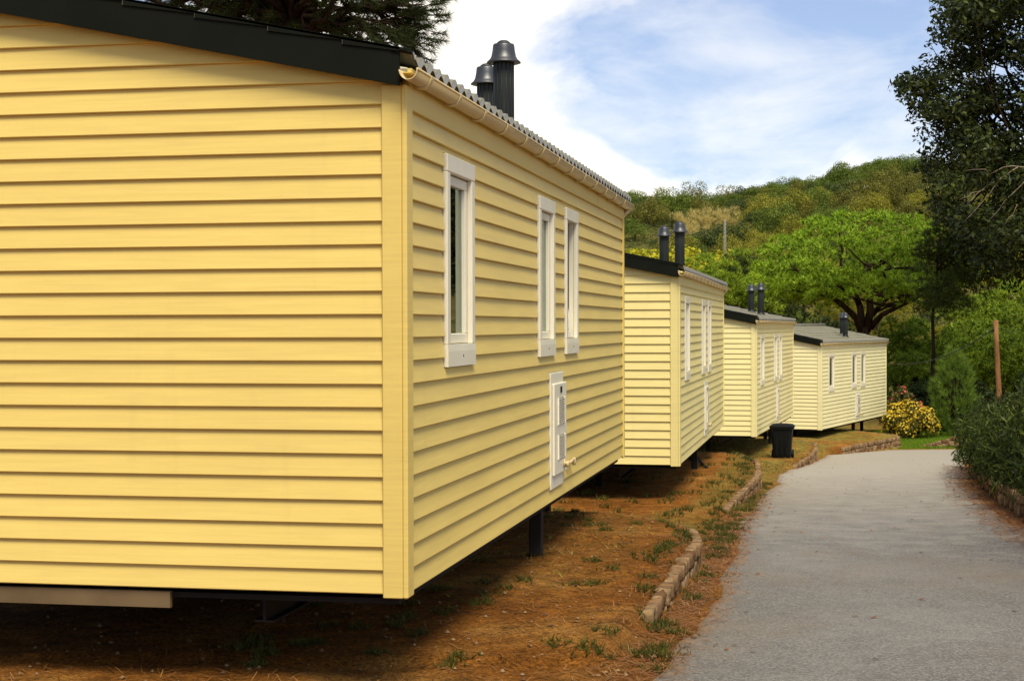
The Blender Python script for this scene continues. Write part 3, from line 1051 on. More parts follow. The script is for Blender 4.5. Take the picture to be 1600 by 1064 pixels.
# ------------------------------------------------------------------ wheelie bin
def make_bin():
    p = P(1222, 716, 33.4); p[2] = CAMZ - 2.75
    o = empty('wheelie_bin', p, math.radians(-14))
    b = MB()
    def ring(w, d, z, c=.05):
        return [(-w + c, -d, z), (w - c, -d, z), (w, -d + c, z), (w, d - c, z), (w - c, d, z), (-w + c, d, z), (-w, d - c, z), (-w, -d + c, z)]
    rs = [ring(.17, .18, .03), ring(.175, .185, .06), ring(.215, .235, .62), ring(.24, .26, .625), ring(.24, .26, .655)]
    vs = [q for r_ in rs for q in r_]
    fs = [(i * 8 + k, i * 8 + (k + 1) % 8, i * 8 + 8 + (k + 1) % 8, i * 8 + 8 + k) for i in range(4) for k in range(8)] + [tuple(range(7, -1, -1)), tuple(range(32, 40))]
    b.add(vs, fs)
    for x in (-.1, 0, .1): b.box(x - .012, x + .012, -.235, -.19, .1, .55)
    b.obj('body', M['black'], o)
    b = MB(); rs = [ring(.25, .27, .657), ring(.25, .27, .68), ring(.20, .22, .715), ring(.1, .11, .73, .03)]
    b.add([q for r_ in rs for q in r_], [(i * 8 + k, i * 8 + (k + 1) % 8, i * 8 + 8 + (k + 1) % 8, i * 8 + 8 + k) for i in range(3) for k in range(8)] + [tuple(range(7, -1, -1)), tuple(range(24, 32))])
    b.obj('lid', M['black'], o)
    b = MB(); b.tube([(-.18, .27, .60), (-.18, .32, .63), (.18, .32, .63), (.18, .27, .60)], .016, 8); b.obj('handle', M['black'], o)
    for x in (-.2, .2):
        b = MB(); b.tube([(x - .025, .17, .09), (x + .025, .17, .09)], .09, 18, False); b.obj('wheel', M['black'], o)
    tag(o, 'black plastic wheelie bin standing in front of the third home', 'bin')


make_bin()

# ------------------------------------------------------------------ trees
def tree_root(name, loc, label, group=None, cat='tree'):
    return tag(empty(name, loc), label, cat, group)


def crown_obj(root, name, parts, mat):
    """parts given in world space; stored relative to the root"""
    off = np.array(root.location)
    o = link(name, soup(name, [a - off for a in parts]), mat, root)
    return o


def trunk_obj(root, tubes, mat, name='trunk', n=10):
    off = np.array(root.location); b = MB()
    for pts, r in tubes:
        b.tube([np.asarray(p) - off for p in pts], r, n)
    return b.obj(name, mat, root, False)


def puffs(clumps, gap, up=.5, flat=.2):
    """centres of needle bunches spread over the upper faces of the clumps"""
    out = []
    for c, r in clumps:
        r = np.asarray(r, float)
        n = int(2.6 * (r[0] / gap) ** 2 * 2.2) + 3
        d = unit(rdirs(n) + np.array([0, 0, up]))
        out.append(np.asarray(c) + d * r * (.86 + .2 * RNG.random((n, 1))))
    return np.concatenate(out)


def bend(a, b_, k=6, j=.06):
    a, b_ = np.asarray(a, float), np.asarray(b_, float)
    L = np.linalg.norm(b_ - a); out = []
    for i in range(k + 1):
        t = i / k
        out.append(a + (b_ - a) * t + RNG.normal(size=3) * L * j * math.sin(math.pi * t))
    return out


# --- the big umbrella pine
def big_pine():
    Z = 65.0
    base = P(1352, 560, Z); base[2] = float(ground_z(base[0], base[1]))
    T = tree_root('umbrella_pine', base, 'large bright green umbrella pine with forked dark trunk behind the last home')
    m = Z / F
    C = P(1345, 445, Z)
    clumps = []
    R = np.array([4.4, 3.9, 2.65])
    for i in range(1100):
        d = unit(RNG.normal(size=3)); d[2] = abs(d[2]) * 1.0 - .08
        d = unit(d)
        c = C + d * R * (.90 + .13 * RNG.random())
        # flat left flank that hangs lower
        if c[0] < C[0] - 2.2: c[2] -= .35
        if all(np.linalg.norm(c - q[0]) > .80 for q in clumps):
            r = .40 + .24 * RNG.random()
            clumps.append((c, (r, r, r * .72)))
    for i in range(120):   # underside rim and inner shelves
        a = RNG.random() * 6.283; q = .25 + .50 * RNG.random()
        c = C + np.array([math.cos(a) * R[0] * q, math.sin(a) * R[1] * q, -.25 - .55 * RNG.random() * (1 if q > .6 else .0) + .5 * (1 - q)])
        if all(np.linalg.norm(c - z[0]) > .55 for z in clumps):
            r = .45 + .25 * RNG.random(); clumps.append((c, (r, r, r * .6)))
    for px, py in ((1225, 455), (1245, 470), (1270, 455), (1255, 440), (1205, 440), (1215, 420), (1290, 440), (1345, 435), (1362, 430), (1490, 455), (1470, 470), (1505, 440), (1450, 450), (1425, 425)):
        clumps.append((P(px, py, Z - .6 + 2.4 * RNG.random()), (.5, .5, .38)))
    core = [(C + unit(RNG.normal(size=3)) * R * .62 * np.array([1, 1, .8]) + np.array([0, 0, .45]), (.55, .55, .4)) for _ in range(55)]
    p = np.concatenate([puffs(clumps, .33, .8), puffs(core, .36, .3)])
    ax = np.tile([0, 0, .55], (len(p), 1)) + rdirs(len(p)) * .3
    crown_obj(T, 'crown', [needles(p, ax, 30, .23, .036, .85)], M['pine_big'])
    k = lambda px, py, dz=0: P(px, py, Z + dz)
    tubes = [
        (bend(base, k(1350, 512), 5, .01), np.linspace(.55, .46, 6)),
        ([k(1347, 520), k(1338, 497, -.2), k(1318, 478, -.5), k(1296, 460, -.8), k(1270, 440, -1.2), k(1235, 415, -1.6)], [.36, .30, .24, .20, .15, .07]),
        ([k(1348, 518), k(1344, 480, .2), k(1336, 458, .6), k(1325, 430, .9), k(1310, 395, 1.2)], [.36, .30, .24, .18, .07]),
        ([k(1344, 474, .2), k(1331, 462, -.3), k(1315, 450, -.8), k(1298, 440, -1.2)], [.20, .15, .12, .06]),
        ([k(1354, 518), k(1360, 485, -.2), k(1358, 460, -.1), k(1352, 420, 0), k(1360, 380, .4)], [.38, .33, .27, .18, .07]),
        ([k(1363, 492), k(1378, 474, .3), k(1395, 458, .4), k(1415, 435, .3), k(1440, 405, 0)], [.24, .19, .16, .13, .06]),
        ([k(1360, 512), k(1378, 492, -.4), k(1402, 480, -.7), k(1428, 468, -1.0), k(1465, 445, -1.4)], [.30, .23, .19, .15, .06]),
        ([k(1368, 488), k(1385, 480, -.2), k(1410, 475, -.4), k(1432, 462, -.6)], [.12, .10, .09, .05]),
    ]
    tubes = [(a, np.asarray(r) * .46) for a, r in tubes]
    for c, r in clumps[::6]:
        j = tubes[1 + RNG.integers(0, 6)][0]
        tubes.append((bend(j[-2], c, 4, .05), np.linspace(.07, .025, 5)))
    trunk_obj(T, tubes, M['bark'])


big_pine()


def mound_pine(pxs, Z, label, mat, name='pine_tree', r=(.46, .74), dens=230, group='bright bushy pines', nl=.26, k=8, cat='tree', up=.6, w=.032):
    """bushy tree; pxs: (px, py) centres of its foliage clumps"""
    pts = [P(px, py + 14, Z + RNG.normal() * .8) for px, py in pxs]
    c0 = np.mean(pts, axis=0); base = np.array([c0[0], c0[1], float(ground_z(c0[0], c0[1]))])
    T = tree_root(name, base, label, group, cat)
    clumps = []
    for p in pts:
        for q in range(3):
            o = RNG.normal(size=3) * np.array([.7, .9, .5])
            rr = r[0] + (r[1] - r[0]) * RNG.random()
            clumps.append((p + o, (rr, rr, rr * .8)))
    p = puffs(clumps, .34, .6)
    ax = np.tile([0, 0, .55], (len(p), 1)) + rdirs(len(p)) * .3
    crown_obj(T, 'crown', [needles(p, ax, 28, nl * .9, w * 1.2, .85)], mat)
    tubes = [(bend(base, c0, 5, .03), np.linspace(.22, .12, 6))]
    for q in pts: tubes.append((bend(base + (c0 - base) * (.45 + .4 * RNG.random()), q, 4, .06), np.linspace(.09, .03, 5)))
    trunk_obj(T, tubes, M['bark'])
    return T


def grid_px(x0, x1, y0, y1, n, top=None):
    out = []
    while len(out) < n:
        x = x0 + (x1 - x0) * RNG.random(); y = y0 + (y1 - y0) * RNG.random()
        u = abs((x - (x0 + x1) / 2) / ((x1 - x0) / 2))
        if y < y0 + (y1 - y0) * .55 * u ** 2.2: continue
        out.append((x, y))
    return out


G1 = 'bushy green pines in the hollow behind the homes'
mound_pine(grid_px(1385, 1470, 512, 590, 20), 67, 'bushy pine just right of the last home, behind the yellow flowering bush', M['pine_mid'], group=G1)
mound_pine(grid_px(1465, 1545, 500, 600, 22), 69, 'bushy green pine behind the small feathery pine', M['pine_mid'], group=G1)
mound_pine(grid_px(1540, 1640, 490, 600, 22), 66, 'bushy pine behind the bare wooden post', M['pine_mid'], group=G1)
mound_pine(grid_px(1500, 1620, 440, 520, 18), 74, 'taller green pine under the dark oak branches', M['pine_mid'], group=G1)
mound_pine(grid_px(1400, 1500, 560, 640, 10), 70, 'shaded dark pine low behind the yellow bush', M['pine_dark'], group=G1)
mound_pine(grid_px(1085, 1165, 415, 480, 20), 72, 'green pine behind the chimneys of the second home', M['pine_mid'], group=G1)
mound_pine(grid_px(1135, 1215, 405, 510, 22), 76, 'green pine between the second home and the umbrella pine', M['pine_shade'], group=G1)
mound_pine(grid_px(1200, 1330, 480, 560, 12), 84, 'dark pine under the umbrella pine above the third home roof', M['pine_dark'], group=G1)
mound_pine(grid_px(1290, 1430, 455, 540, 8), 92, 'olive bush seen through the trunks of the umbrella pine', M['hill_e'], group=G1, dens=60, nl=.3)
mound_pine(grid_px(1560, 1640, 380, 440, 8), 80, 'yellow-green tree glimpsed through the oak at the right edge', M['lime'], group=G1)


def leaf_tree(name, pxs, Z, label, mat, r, size, dens, group=None, trunk_mat=None, dj=1.0, spread=.5, base_px=None, trunk_r=.2):
    pts = [P(px, py, Z + RNG.normal() * dj) for px, py in pxs]
    c0 = np.mean(pts, axis=0)
    base = np.array([c0[0], c0[1], 0.0]) if base_px is None else P(base_px, 600, Z)
    base[2] = float(ground_z(base[0], base[1]))
    T = tree_root(name, base, label, group)
    cl = []
    for p in pts:
        for q in range(3):
            rr = r * (.7 + .6 * RNG.random()); cl.append((p + RNG.normal(size=3) * r * spread, (rr, rr, rr * .8)))
    p, n = clump_points(cl, dens, .2, (.3, 1.0))
    nn = unit(n + rdirs(len(n)) * .9 + np.array([0, 0, .5]))
    crown_obj(T, 'crown', [leaves(p, nn, size * (.7 + .6 * RNG.random(len(p))), .55)], mat)
    tubes = [(bend(base, c0, 6, .03), np.linspace(trunk_r, trunk_r * .5, 7))]
    for q in pts[::2]: tubes.append((bend(base + (c0 - base) * (.4 + .5 * RNG.random()), q, 5, .05), np.linspace(trunk_r * .4, .02, 6)))
    trunk_obj(T, tubes, trunk_mat or M['bark'])
    return T


G2 = 'yellow-green trees behind the second home'
leaf_tree('leafy_tree', grid_px(968, 1055, 412, 470, 16), 76, 'yellow-green leafy tree left of the second home chimneys', M['lime'], .75, .26, 260, G2)
leaf_tree('leafy_tree', grid_px(1050, 1118, 408, 465, 14), 79, 'yellow-green leafy tree right behind the second home chimneys', M['lime'], .75, .26, 260, G2)


# --- dark evergreen oak leaning in from the right
def oak():
    Z = 54.0; K = 54 / 26
    base = np.array([19.2, 54.5, float(ground_z(19.2, 54.5))])
    T = tree_root('evergreen_oak', base, 'dark evergreen oak overhanging the right edge of the picture')
    left = [(-60, 1462), (0, 1478), (45, 1462), (80, 1470), (110, 1440), (135, 1412), (165, 1430), (190, 1445), (230, 1440), (262, 1452), (300, 1455), (340, 1470), (380, 1490), (410, 1525), (440, 1560), (600, 1600)]
    cl = []
    for i in range(560):
        py = -95 + 535 * RNG.random()
        lo = np.interp(py, [q[0] for q in left], [q[1] for q in left]) + (0 if py > -60 else (-60 - py) * .35)
        lo = lo + 14 * math.sin(py * .09) + 9 * math.sin(py * .21 + 1); hi = 1900 - max(0, py - 200) * .5 - max(0, 120 - py) * .9; lo = lo + max(0, -20 - py) * 1.2
        px = lo + 18 + (hi - lo - 18) * RNG.random() ** 1.25
        c = P(px, py, Z + RNG.normal() * 1.9)
        r = (.22 + .18 * RNG.random()) * K
        cl.append((c, (r * 1.15, r * 1.15, r * .75)))
    for px, py in ((1412, 128), (1425, 140), (1408, 134), (1420, 160), (1436, 112), (1445, 180), (1440, 205), (1432, 150), (1465, 95), (1470, 60), (1476, 30), (1480, 8), (1450, 232), (1447, 258), (1462, 280), (1475, 330), (1490, 365), (1510, 395), (1540, 415), (1450, 160), (1470, 180), (1475, 140), (1490, 110), (1500, 80), (1505, 40), (1515, 5), (1404, 128), (1416, 120), (1428, 172), (1424, 186), (1438, 218), (1441, 240), (1436, 262), (1458, 50), (1460, 20), (1466, -5), (1455, 72), (1446, 92), (1452, 300), (1462, 318), (1468, 350), (1482, 378), (1500, 405), (1520, 422), (1432, 130), (1422, 128)):
        cl.append((P(px, py, Z + RNG.normal() * .5), (.12 * K, .12 * K, .09 * K)))
    p, n = clump_points(cl, 1250 / K ** 2, .2, (.25, 1.0))
    nn = unit(n + rdirs(len(n)) * 1.0 + np.array([0, 0, .4]))
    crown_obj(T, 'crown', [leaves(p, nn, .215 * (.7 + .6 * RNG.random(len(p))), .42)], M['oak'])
    top = P(1690, -60, Z)
    tr = bend(base, top, 9, .02)
    tubes = [(tr, np.linspace(.36, .14, 10))]
    for i, (c, r) in enumerate(cl[::16]):
        j = tr[min(2 + int(7 * RNG.random()), 9)]
        tubes.append((bend(j, c, 6, .05), np.linspace(.08, .015, 7)))
    for c, r in cl[560:]:
        j = P(1560 + 60 * RNG.random(), 140 + 120 * RNG.random(), Z + .3)
        tubes.append((bend(j, c, 6, .04), np.linspace(.042, .009, 7)))
    trunk_obj(T, tubes, M['bark'], n=7)
    tw = []   # bare pale twigs
    for a, b_ in (((1600, 262), (1505, 268)), ((1590, 262), (1530, 300)), ((1530, 300), (1512, 318)), ((1565, 278), (1508, 345)), ((1600, 285), (1545, 345)), ((1538, 296), (1500, 312)), ((1590, 320), (1570, 350))):
        tw.append((bend(P(*a, Z - 5.0), P(*b_, Z - 5.0), 6, .03), np.linspace(.016, .005, 7)))
    trunk_obj(T, tw, M['bark2'], 'bare_branch', 6)


oak()


# --- thin trunk behind the bend, crown added for the umbrella pine's shaded side
def pine_side_standin():
    Z = 56.0
    base = P(1458, 690, Z); base[2] = float(ground_z(base[0], base[1]))
    T = tree_root('pine_side_standin', base, 'bare thin trunk, crown added as the shaded right side of the umbrella pine')
    cl = []
    for px, py in grid_px(1432, 1540, 340, 488, 66):
        if py > 455 and px > 1510: continue
        r = .30 + .2 * RNG.random(); cl.append((P(px, py, Z + RNG.normal() * .9), (r, r, r * .75)))
    p, n = clump_points(cl, 420, .3)
    crown_obj(T, 'crown', [needles(p, unit(n + np.array([0, 0, .3])), 8, .19, .020, .8)], M['pine_shade'])
    top = P(1470, 370, Z)
    tr = bend(base, P(1457, 495, Z), 6, .006) + bend(P(1459, 480, Z), top, 4, .02)
    tubes = [(tr, np.linspace(.085, .03, len(tr)))]
    for c, r in cl[::4]: tubes.append((bend(tr[7 + RNG.integers(0, 4)], c, 4, .05), np.linspace(.03, .01, 5)))
    trunk_obj(T, tubes, M['wood'] if False else M['bark'])


pine_side_standin()


# --- pine behind the deep yellow home, only its lower boughs show above the roof
def roof_pine():
    Z = 20.0
    base = P(470, 800, Z); base[2] = float(ground_z(base[0], base[1]))
    T = tree_root('pine_tree', base, 'dark long-needled pine rising behind the roof of the deep yellow home')
    tr = [base, P(474, 300, Z), P(470, 90, Z), P(463, 40, Z), P(458, 0, Z), P(440, -120, Z), P(450, -300, Z)]
    tubes = [(tr, [.26, .20, .155, .15, .145, .10, .04])]
    tips = [(330, 22, -.3), (352, 8, .5), (385, 20, -.4), (410, 12, .4), (420, 32, .2), (300, 5, .3), (265, -8, -.2), (500, 55, .4), (520, 20, -.5), (545, 42, .3), (565, 20, 0), (590, 55, -.3), (610, 28, .3), (632, 62, 0),
            (650, 58, -.2), (660, 48, .1), (655, 30, -.1), (640, 15, .2), (665, 8, -.2), (620, 5, 0), (590, 5, .4), (545, 0, -.4), (500, 0, .5), (655, -15, .2), (640, 78, .1), (530, 62, .2), (440, 40, -.4), (485, 30, .6), (380, -5, .2), (240, 4, .2), (345, 38, .6), (400, 48, .5), (570, 70, .5)]
    cl = []; cand = [P(a, b_, Z + d) for a, b_, d in tips]
    for i in range(110):
        px = 120 + 450 * RNG.random(); py = -30 - 420 * RNG.random() ** 1.1
        w = 1 - max(0, (-py - 150) / 330) * .6
        px = 430 + (px - 430) * w
        cand.append(P(px, py, Z + RNG.normal() * 1.5))
    ps = []; axs = []
    for c in cand:
        j = np.array(tr[2 + RNG.integers(0, 4)]); j = j + (np.array(tr[3]) - j) * RNG.random()
        path = bend(j, c, 7, .05)
        tubes.append((path, np.linspace(.040, .008, 8)))
        for q in range(13):   # twig tips, each with a brush of long needles
            e = c + RNG.normal(size=3) * np.array([.17, .17, .12])
            tubes.append((bend(path[5], e, 3, .08), np.linspace(.009, .004, 4)))
            d = unit(e - path[4] + np.array([0, 0, .05]))
            for t in np.linspace(-.12, .03, 5):
                ps.append(e + d * t); axs.append(d)
    ps = np.array(ps); axs = np.array(axs)
    crown_obj(T, 'crown', [needles(ps, axs, 20, .135, .0065, .9)], M['pine_dark'])
    trunk_obj(T, tubes, M['bark'], n=6)


roof_pine()


# --- bushes
def small_pine():
    Z = 49.0
    base = P(1490, 684, Z); base[2] = float(ground_z(base[0], base[1]))
    T = tree_root('small_pine', base, 'small feathery light green pine at the end of the lawn', cat='tree')
    ps = []; ax = []
    for i in range(520):
        t = RNG.random()
        h = .12 + 2.35 * t
        w = .74 * (1 - (abs(t - .42) / .62) ** 2) if t > .42 else .74 * (.55 + .45 * t / .42)
        a = RNG.random() * 6.283; q = (.35 + .65 * RNG.random() ** .5) * w * (.78 + .34 * math.sin(a * 3 + h * 4) ** 2)
        ps.append(base + np.array([math.cos(a) * q, math.sin(a) * q, h + .1 * RNG.normal()]))
        ax.append([math.cos(a) * .6, math.sin(a) * .6, 1.0])
    crown_obj(T, 'crown', [needles(np.array(ps), unit(np.array(ax)), 26, .24, .013, .55)], M['small_pine'])
    trunk_obj(T, [(bend(base, base + np.array([0, 0, 2.2]), 5, .02), np.linspace(.05, .015, 6))] + [(bend(base + np.array([0, 0, .3 + 1.4 * RNG.random()]), p, 3, .05), np.linspace(.016, .006, 4)) for p in ps[::12]], M['bark'])


small_pine()


def bush(name, box, Z, label, leafmat, flowermat, nflower, leaf=.07, fl=.06, cat='bush', depth=.8, dens=2600, fpart='blossom'):
    (x0, x1, y0, y1) = box
    a, b_ = P(x0, y1, Z), P(x1, y0, Z)
    c = (a + b_) / 2; base = np.array([c[0], Z, float(ground_z(c[0], Z))])
    T = tree_root(name, base, label, None, cat)
    cl = []
    W = (b_[0] - a[0]) / 2; Hh = b_[2] - base[2]
    for i in range(60):
        an = RNG.random() * 6.283; q = RNG.random() ** .5
        x, y = math.cos(an) * q, math.sin(an) * q
        top = Hh * (1 - .55 * q ** 2.5) * (.82 + .3 * RNG.random())
        r = .17 + .12 * RNG.random()
        cl.append((base + np.array([x * (W - .1), y * depth, max(.12, top * (RNG.random() ** .45) - r * .6)]), (r, r, r)))
    p, n = clump_points(cl, dens, .3, (.3, 1))
    parts = leaves(p, unit(n + rdirs(len(n)) * .8), leaf * (.7 + .6 * RNG.random(len(p))), .45)
    crown_obj(T, 'foliage', [parts], leafmat)
    if nflower:
        p, n = clump_points(cl, nflower, .5, (.92, 1.12))
        crown_obj(T, fpart, [leaves(p, unit(n + rdirs(len(n)) * .6), fl * (.7 + .6 * RNG.random(len(p))), .8)], flowermat)
    trunk_obj(T, [(bend(base, q[0], 3, .05), np.linspace(.02, .007, 4)) for q in cl[::4]], M['bark'], 'stem', 6)
    return T


bush('flowering_bush', (1374, 1466, 622, 680), 48.6, 'rounded bush covered in yellow flowers beside the last home', M['shrub'], M['yellow'], 900, .08, .075)
bush('oleander_bush', (1380, 1450, 604, 660), 51.5, 'pink flowering oleander behind the yellow flowering bush', M['shrub'], M['pink'], 130, .10, .09)
bush('shrub', (1462, 1512, 650, 690), 51.5, 'dark low shrub at the foot of the small feathery pine', M['hedge'], None, 0, .09)
bush('shrub', (1415, 1475, 585, 660), 56, 'dark leafy shrub behind the pink oleander', M['hedge'], None, 0, .10, depth=1.2)
bush('shrub', (1500, 1580, 600, 690), 54, 'shaded green shrub at the foot of the wooden post', M['hedge'], None, 0, .10, depth=1.2)


# --- oleander hedge along the right verge
def hedge():
    base = np.array([6.6, 20.0, float(ground_z(6.6, 20.0))])
    T = tag(empty('hedge', base), 'long dark green oleander hedge along the right edge of the road', 'hedge')
    cl = []; stems = []
    for i in range(620):
        y = 8.5 + 24.0 * RNG.random() ** .9
        hh = np.interp(y, [8, 13, 16.5, 22, 26, 29, 33], [1.75, 1.72, 1.62, 1.42, 1.28, 1.22, 1.1]) * (.9 + .2 * RNG.random())
        e = right_edge(y); zb = CAMZ - plane_d(y)
        off = .02 + 1.75 * RNG.random()
        t = RNG.random() ** .6
        lo = .26
        z = lo + (hh - lo) * t
        if off < .35 and z < .55 and RNG.random() < .5: off += .3
        bulge = .2 * math.sin(math.pi * t)
        if y > 31: off *= .8
        r = .16 + .12 * RNG.random()
        c = np.array([e + .22 + off - bulge, y, zb + z - r * .5])
        cl.append((c, (r, r, r * 1.1)))
    # branches that hang over the road edge at the far end
    for i in range(150):
        y = 11 + 18 * RNG.random() ** .8; e = right_edge(y); r_ = .10 + .06 * RNG.random()
        cl.append((np.array([e + .16 + .16 * RNG.random(), y, CAMZ - plane_d(y) + .16 + .4 * RNG.random()]), (r_, r_, r_ * 1.1)))
    for i in range(40):
        y = 26 + 4 * RNG.random(); e = right_edge(y)
        cl.append((np.array([e - .12 + .3 * RNG.random(), y, CAMZ - plane_d(y) + .3 + .8 * RNG.random()]), (.15, .15, .16)))
    p, n = clump_points(cl, 1500, .25, (.3, 1.05))
    nn = unit(n + rdirs(len(n)) * .9)
    crown_obj(T, 'foliage', [leaves(p, nn, .125 * (.7 + .6 * RNG.random(len(p))), .20, np.array([0, 0, .55]))], M['hedge'])
    tb = []
    for i in range(110):
        y = 10 + 22 * RNG.random(); e = right_edge(y); zb = CAMZ - plane_d(y) + .3
        a = np.array([e + .45 + .5 * RNG.random(), y, zb]); b_ = a + np.array([-.25 + .5 * RNG.random(), .4 * RNG.normal(), .8 + .3 * RNG.random()])
        tb.append((bend(a, b_, 4, .05), np.linspace(.016, .006, 5)))
    trunk_obj(T, tb, M['bark'], 'stem', 6)


hedge()

# --- wooden post with its cable
def post():
    Z = 40.0
    top = P(1556, 500, Z); bot = P(1562, 640, Z); gz = float(ground_z(bot[0], Z))
    bot2 = bot + (bot - top) * ((bot[2] - gz + .1) / (top[2] - bot[2]))
    T = tag(empty('wooden_post', (bot2[0], bot2[1], gz)), 'bare reddish wooden post carrying a cable, rising out of the hedge', 'post')
    trunk_obj(T, [(bend(bot2, top, 6, .002), np.linspace(.070, .058, 7))], M['wood'], 'shaft', 12)
    b = MB(); off = np.array(T.location)
    q = top - off + np.array([-.09, 0, -.25]); b.tube([q, q + np.array([.05, 0, 0])], .03, 10); b.obj('insulator', M['slot'], T)
    a = top + np.array([-.09, 0, -.25]); e = P(1380, 566, 52)
    pts = [a + (e - a) * t + np.array([0, 0, -.35 * 4 * t * (1 - t)]) for t in np.linspace(0, 1, 20)]
    b = MB(); b.tube(pts, .014, 6); o = b.obj('cable', M['cable'])
    tag(o, 'thin black cable sagging from the wooden post towards the last home', 'cable')


post()

# --- hillside
def hill_mesh(kind, seed):
    """one small tree, about 1 m of crown radius per unit; foot at the origin"""
    cl = []
    if kind == 'umbrella':
        for i in range(26):
            a = RNG.random() * 6.283; q = RNG.random() ** .5
            cl.append((np.array([math.cos(a) * q, math.sin(a) * q, .85 + .35 * (1 - q * q) + .05 * RNG.normal()]), (.30, .30, .2)))
        top = .9
    elif kind == 'dry':
        for i in range(26):
            a = RNG.random() * 6.283; q = RNG.random() ** .5; h = .7 + 1.3 * RNG.random()
            cl.append((np.array([math.cos(a) * q * (.35 + .3 * h), math.sin(a) * q * (.35 + .3 * h), h]), (.22, .22, .3)))
        top = 1.5
    elif kind == 'tall':
        for i in range(24):
            a = RNG.random() * 6.283; q = RNG.random() ** .5; h = 1.6 + 1.3 * RNG.random()
            cl.append((np.array([math.cos(a) * q * .75, math.sin(a) * q * .75, h]), (.28, .28, .28)))
        top = 2.4
    else:
        for i in range(26):
            d = unit(RNG.normal(size=3)); d[2] = abs(d[2])
            d = d * (.6 + .4 * RNG.random())
            cl.append((np.array([d[0], d[1], .35 + d[2] * 1.0]), (.33, .33, .28)))
        top = .9
    p, n = clump_points(cl, 1900 if kind != 'dry' else 700, .35, (.5, 1.0))
    nn = unit(n + rdirs(len(n)) * .6 + np.array([0, 0, .3]))
    if kind == 'dry':
        P_ = needles(p, unit(n + np.array([0, 0, 1.2])), 3, .24, .012, .55)
    else:
        P_ = leaves(p, nn, .058 * (.7 + .6 * RNG.random(len(p))), .7)
    b = MB()
    if kind == 'tall':
        for k in range(1):
            x, y = .1, .05
            b.tube([(x, y, -.3), (x * .9, y * .9, .9), (x * 1.3, y * 1.3, top)], [.045, .035, .018], 6)
    else:
        b.tube([(0, 0, -.3), (.03, .02, top * .5), (0, .05, top)], [.07, .05, .02], 6)
    tv = np.array(b.v); quads = np.array([[tv[i] for i in f] for f in b.f if len(f) == 4])
    me = soup('hillside_tree', [P_, quads])
    npl = len(P_)
    mi = np.zeros(len(me.polygons), np.int32); mi[npl:] = 1
    return me, mi


KINDS = [('round', 'hill_a', 'bark', 'rounded mid green tree among those covering the far hillside'),
         ('round', 'hill_b', 'bark', 'rounded olive coloured tree among those covering the far hillside'),
         ('round', 'hill_c', 'bark', 'dark green bushy tree among those covering the far hillside'),
         ('umbrella', 'hill_a', 'bark', 'flat-topped green pine on the far hillside'),
         ('round', 'hill_e', 'bark', 'yellowish green tree among those covering the far hillside'),
         ('dry', 'hill_d', 'bark2', 'pale dry tree on the middle slope of the hill'),
         ('tall', 'hill_e', 'bark2', 'olive yellow tree with thin pale trunks on the lower hillside'),
         ('umbrella', 'hill_c', 'bark', 'dark flat-topped pine on the far hillside')]
HM = []
for i, (k, lm, bm_, lab) in enumerate(KINDS):
    vs_ = []
    for rep in range(2):
        me, mi = hill_mesh(k, i)
        me.materials.append(M[lm]); me.materials.append(M[bm_]); me.polygons.foreach_set('material_index', mi); me.update()
        vs_.append(me)
    HM.append(vs_)


def hill_tree(kind, x, y, s, sz=1.0, label=None):
    o = bpy.data.objects.new('hillside_tree', HM[kind][int(RNG.integers(0, 2))])
    COL.objects.link(o)
    o.location = (x, y, float(ground_z(x, y))); o.scale = (s, s, s * sz); o.rotation_euler = (0, 0, RNG.random() * 6.28)
    tag(o, label or KINDS[kind][3], 'tree', 'trees covering the far hillside')
    return o


def hill_forest():
    placed = []
    n = 0; tries = 0
    while n < 288 and tries < 12000:
        tries += 1
        y = 112 + 193 * RNG.random() ** .75
        px = 935 + 640 * RNG.random()
        x = (px - 800) / F * y
        s = (1.8 + 1.7 * RNG.random()) * (.75 + .45 * (y - 110) / 190)
        if any((x - a) ** 2 + (y - b_) ** 2 < ((s + c) * .52) ** 2 for a, b_, c in placed): continue
        dryz = px < 1150 and 170 < y < 215
        if dryz and RNG.random() < .55: continue
        u = RNG.random()
        if y > 238: k = [0, 3, 2, 3, 7, 0, 1][int(u * 7)]
        elif px > 1180: k = [1, 0, 4, 2, 1, 4, 3, 1][int(u * 8)]
        else: k = [1, 2, 2, 4, 0, 0, 2, 1][int(u * 8)]
        hill_tree(k, x, y, s, .85 + .3 * RNG.random()); placed.append((x, y, s)); n += 1
    # the ones one can point at
    def at(px, y): return (px - 800) / F * y, y
    for px, y, s in ((1072, 205, 1.9), (1100, 208, 2.1), (1088, 198, 1.6)):
        hill_tree(5, *at(px, y), s, .9, 'broad straw coloured dry tree in the middle of the hillside')
    hill_tree(5, *at(1137, 205), 1.8, 1.2, 'upright straw coloured dry tree right of the broad dry one')
    for px, y, s in ((1155, 165, 1.7), (1175, 160, 1.8), (1195, 163, 1.9), (1215, 158, 1.7), (1190, 172, 1.9), (1240, 165, 1.8)):
        hill_tree(6, *at(px, y), s, 1.0)
    for px, y, s in ((1165, 285, 5.2), (1130, 280, 4.2), (1105, 282, 4.0)):
        hill_tree(3, *at(px, y), s, .62)


hill_forest()

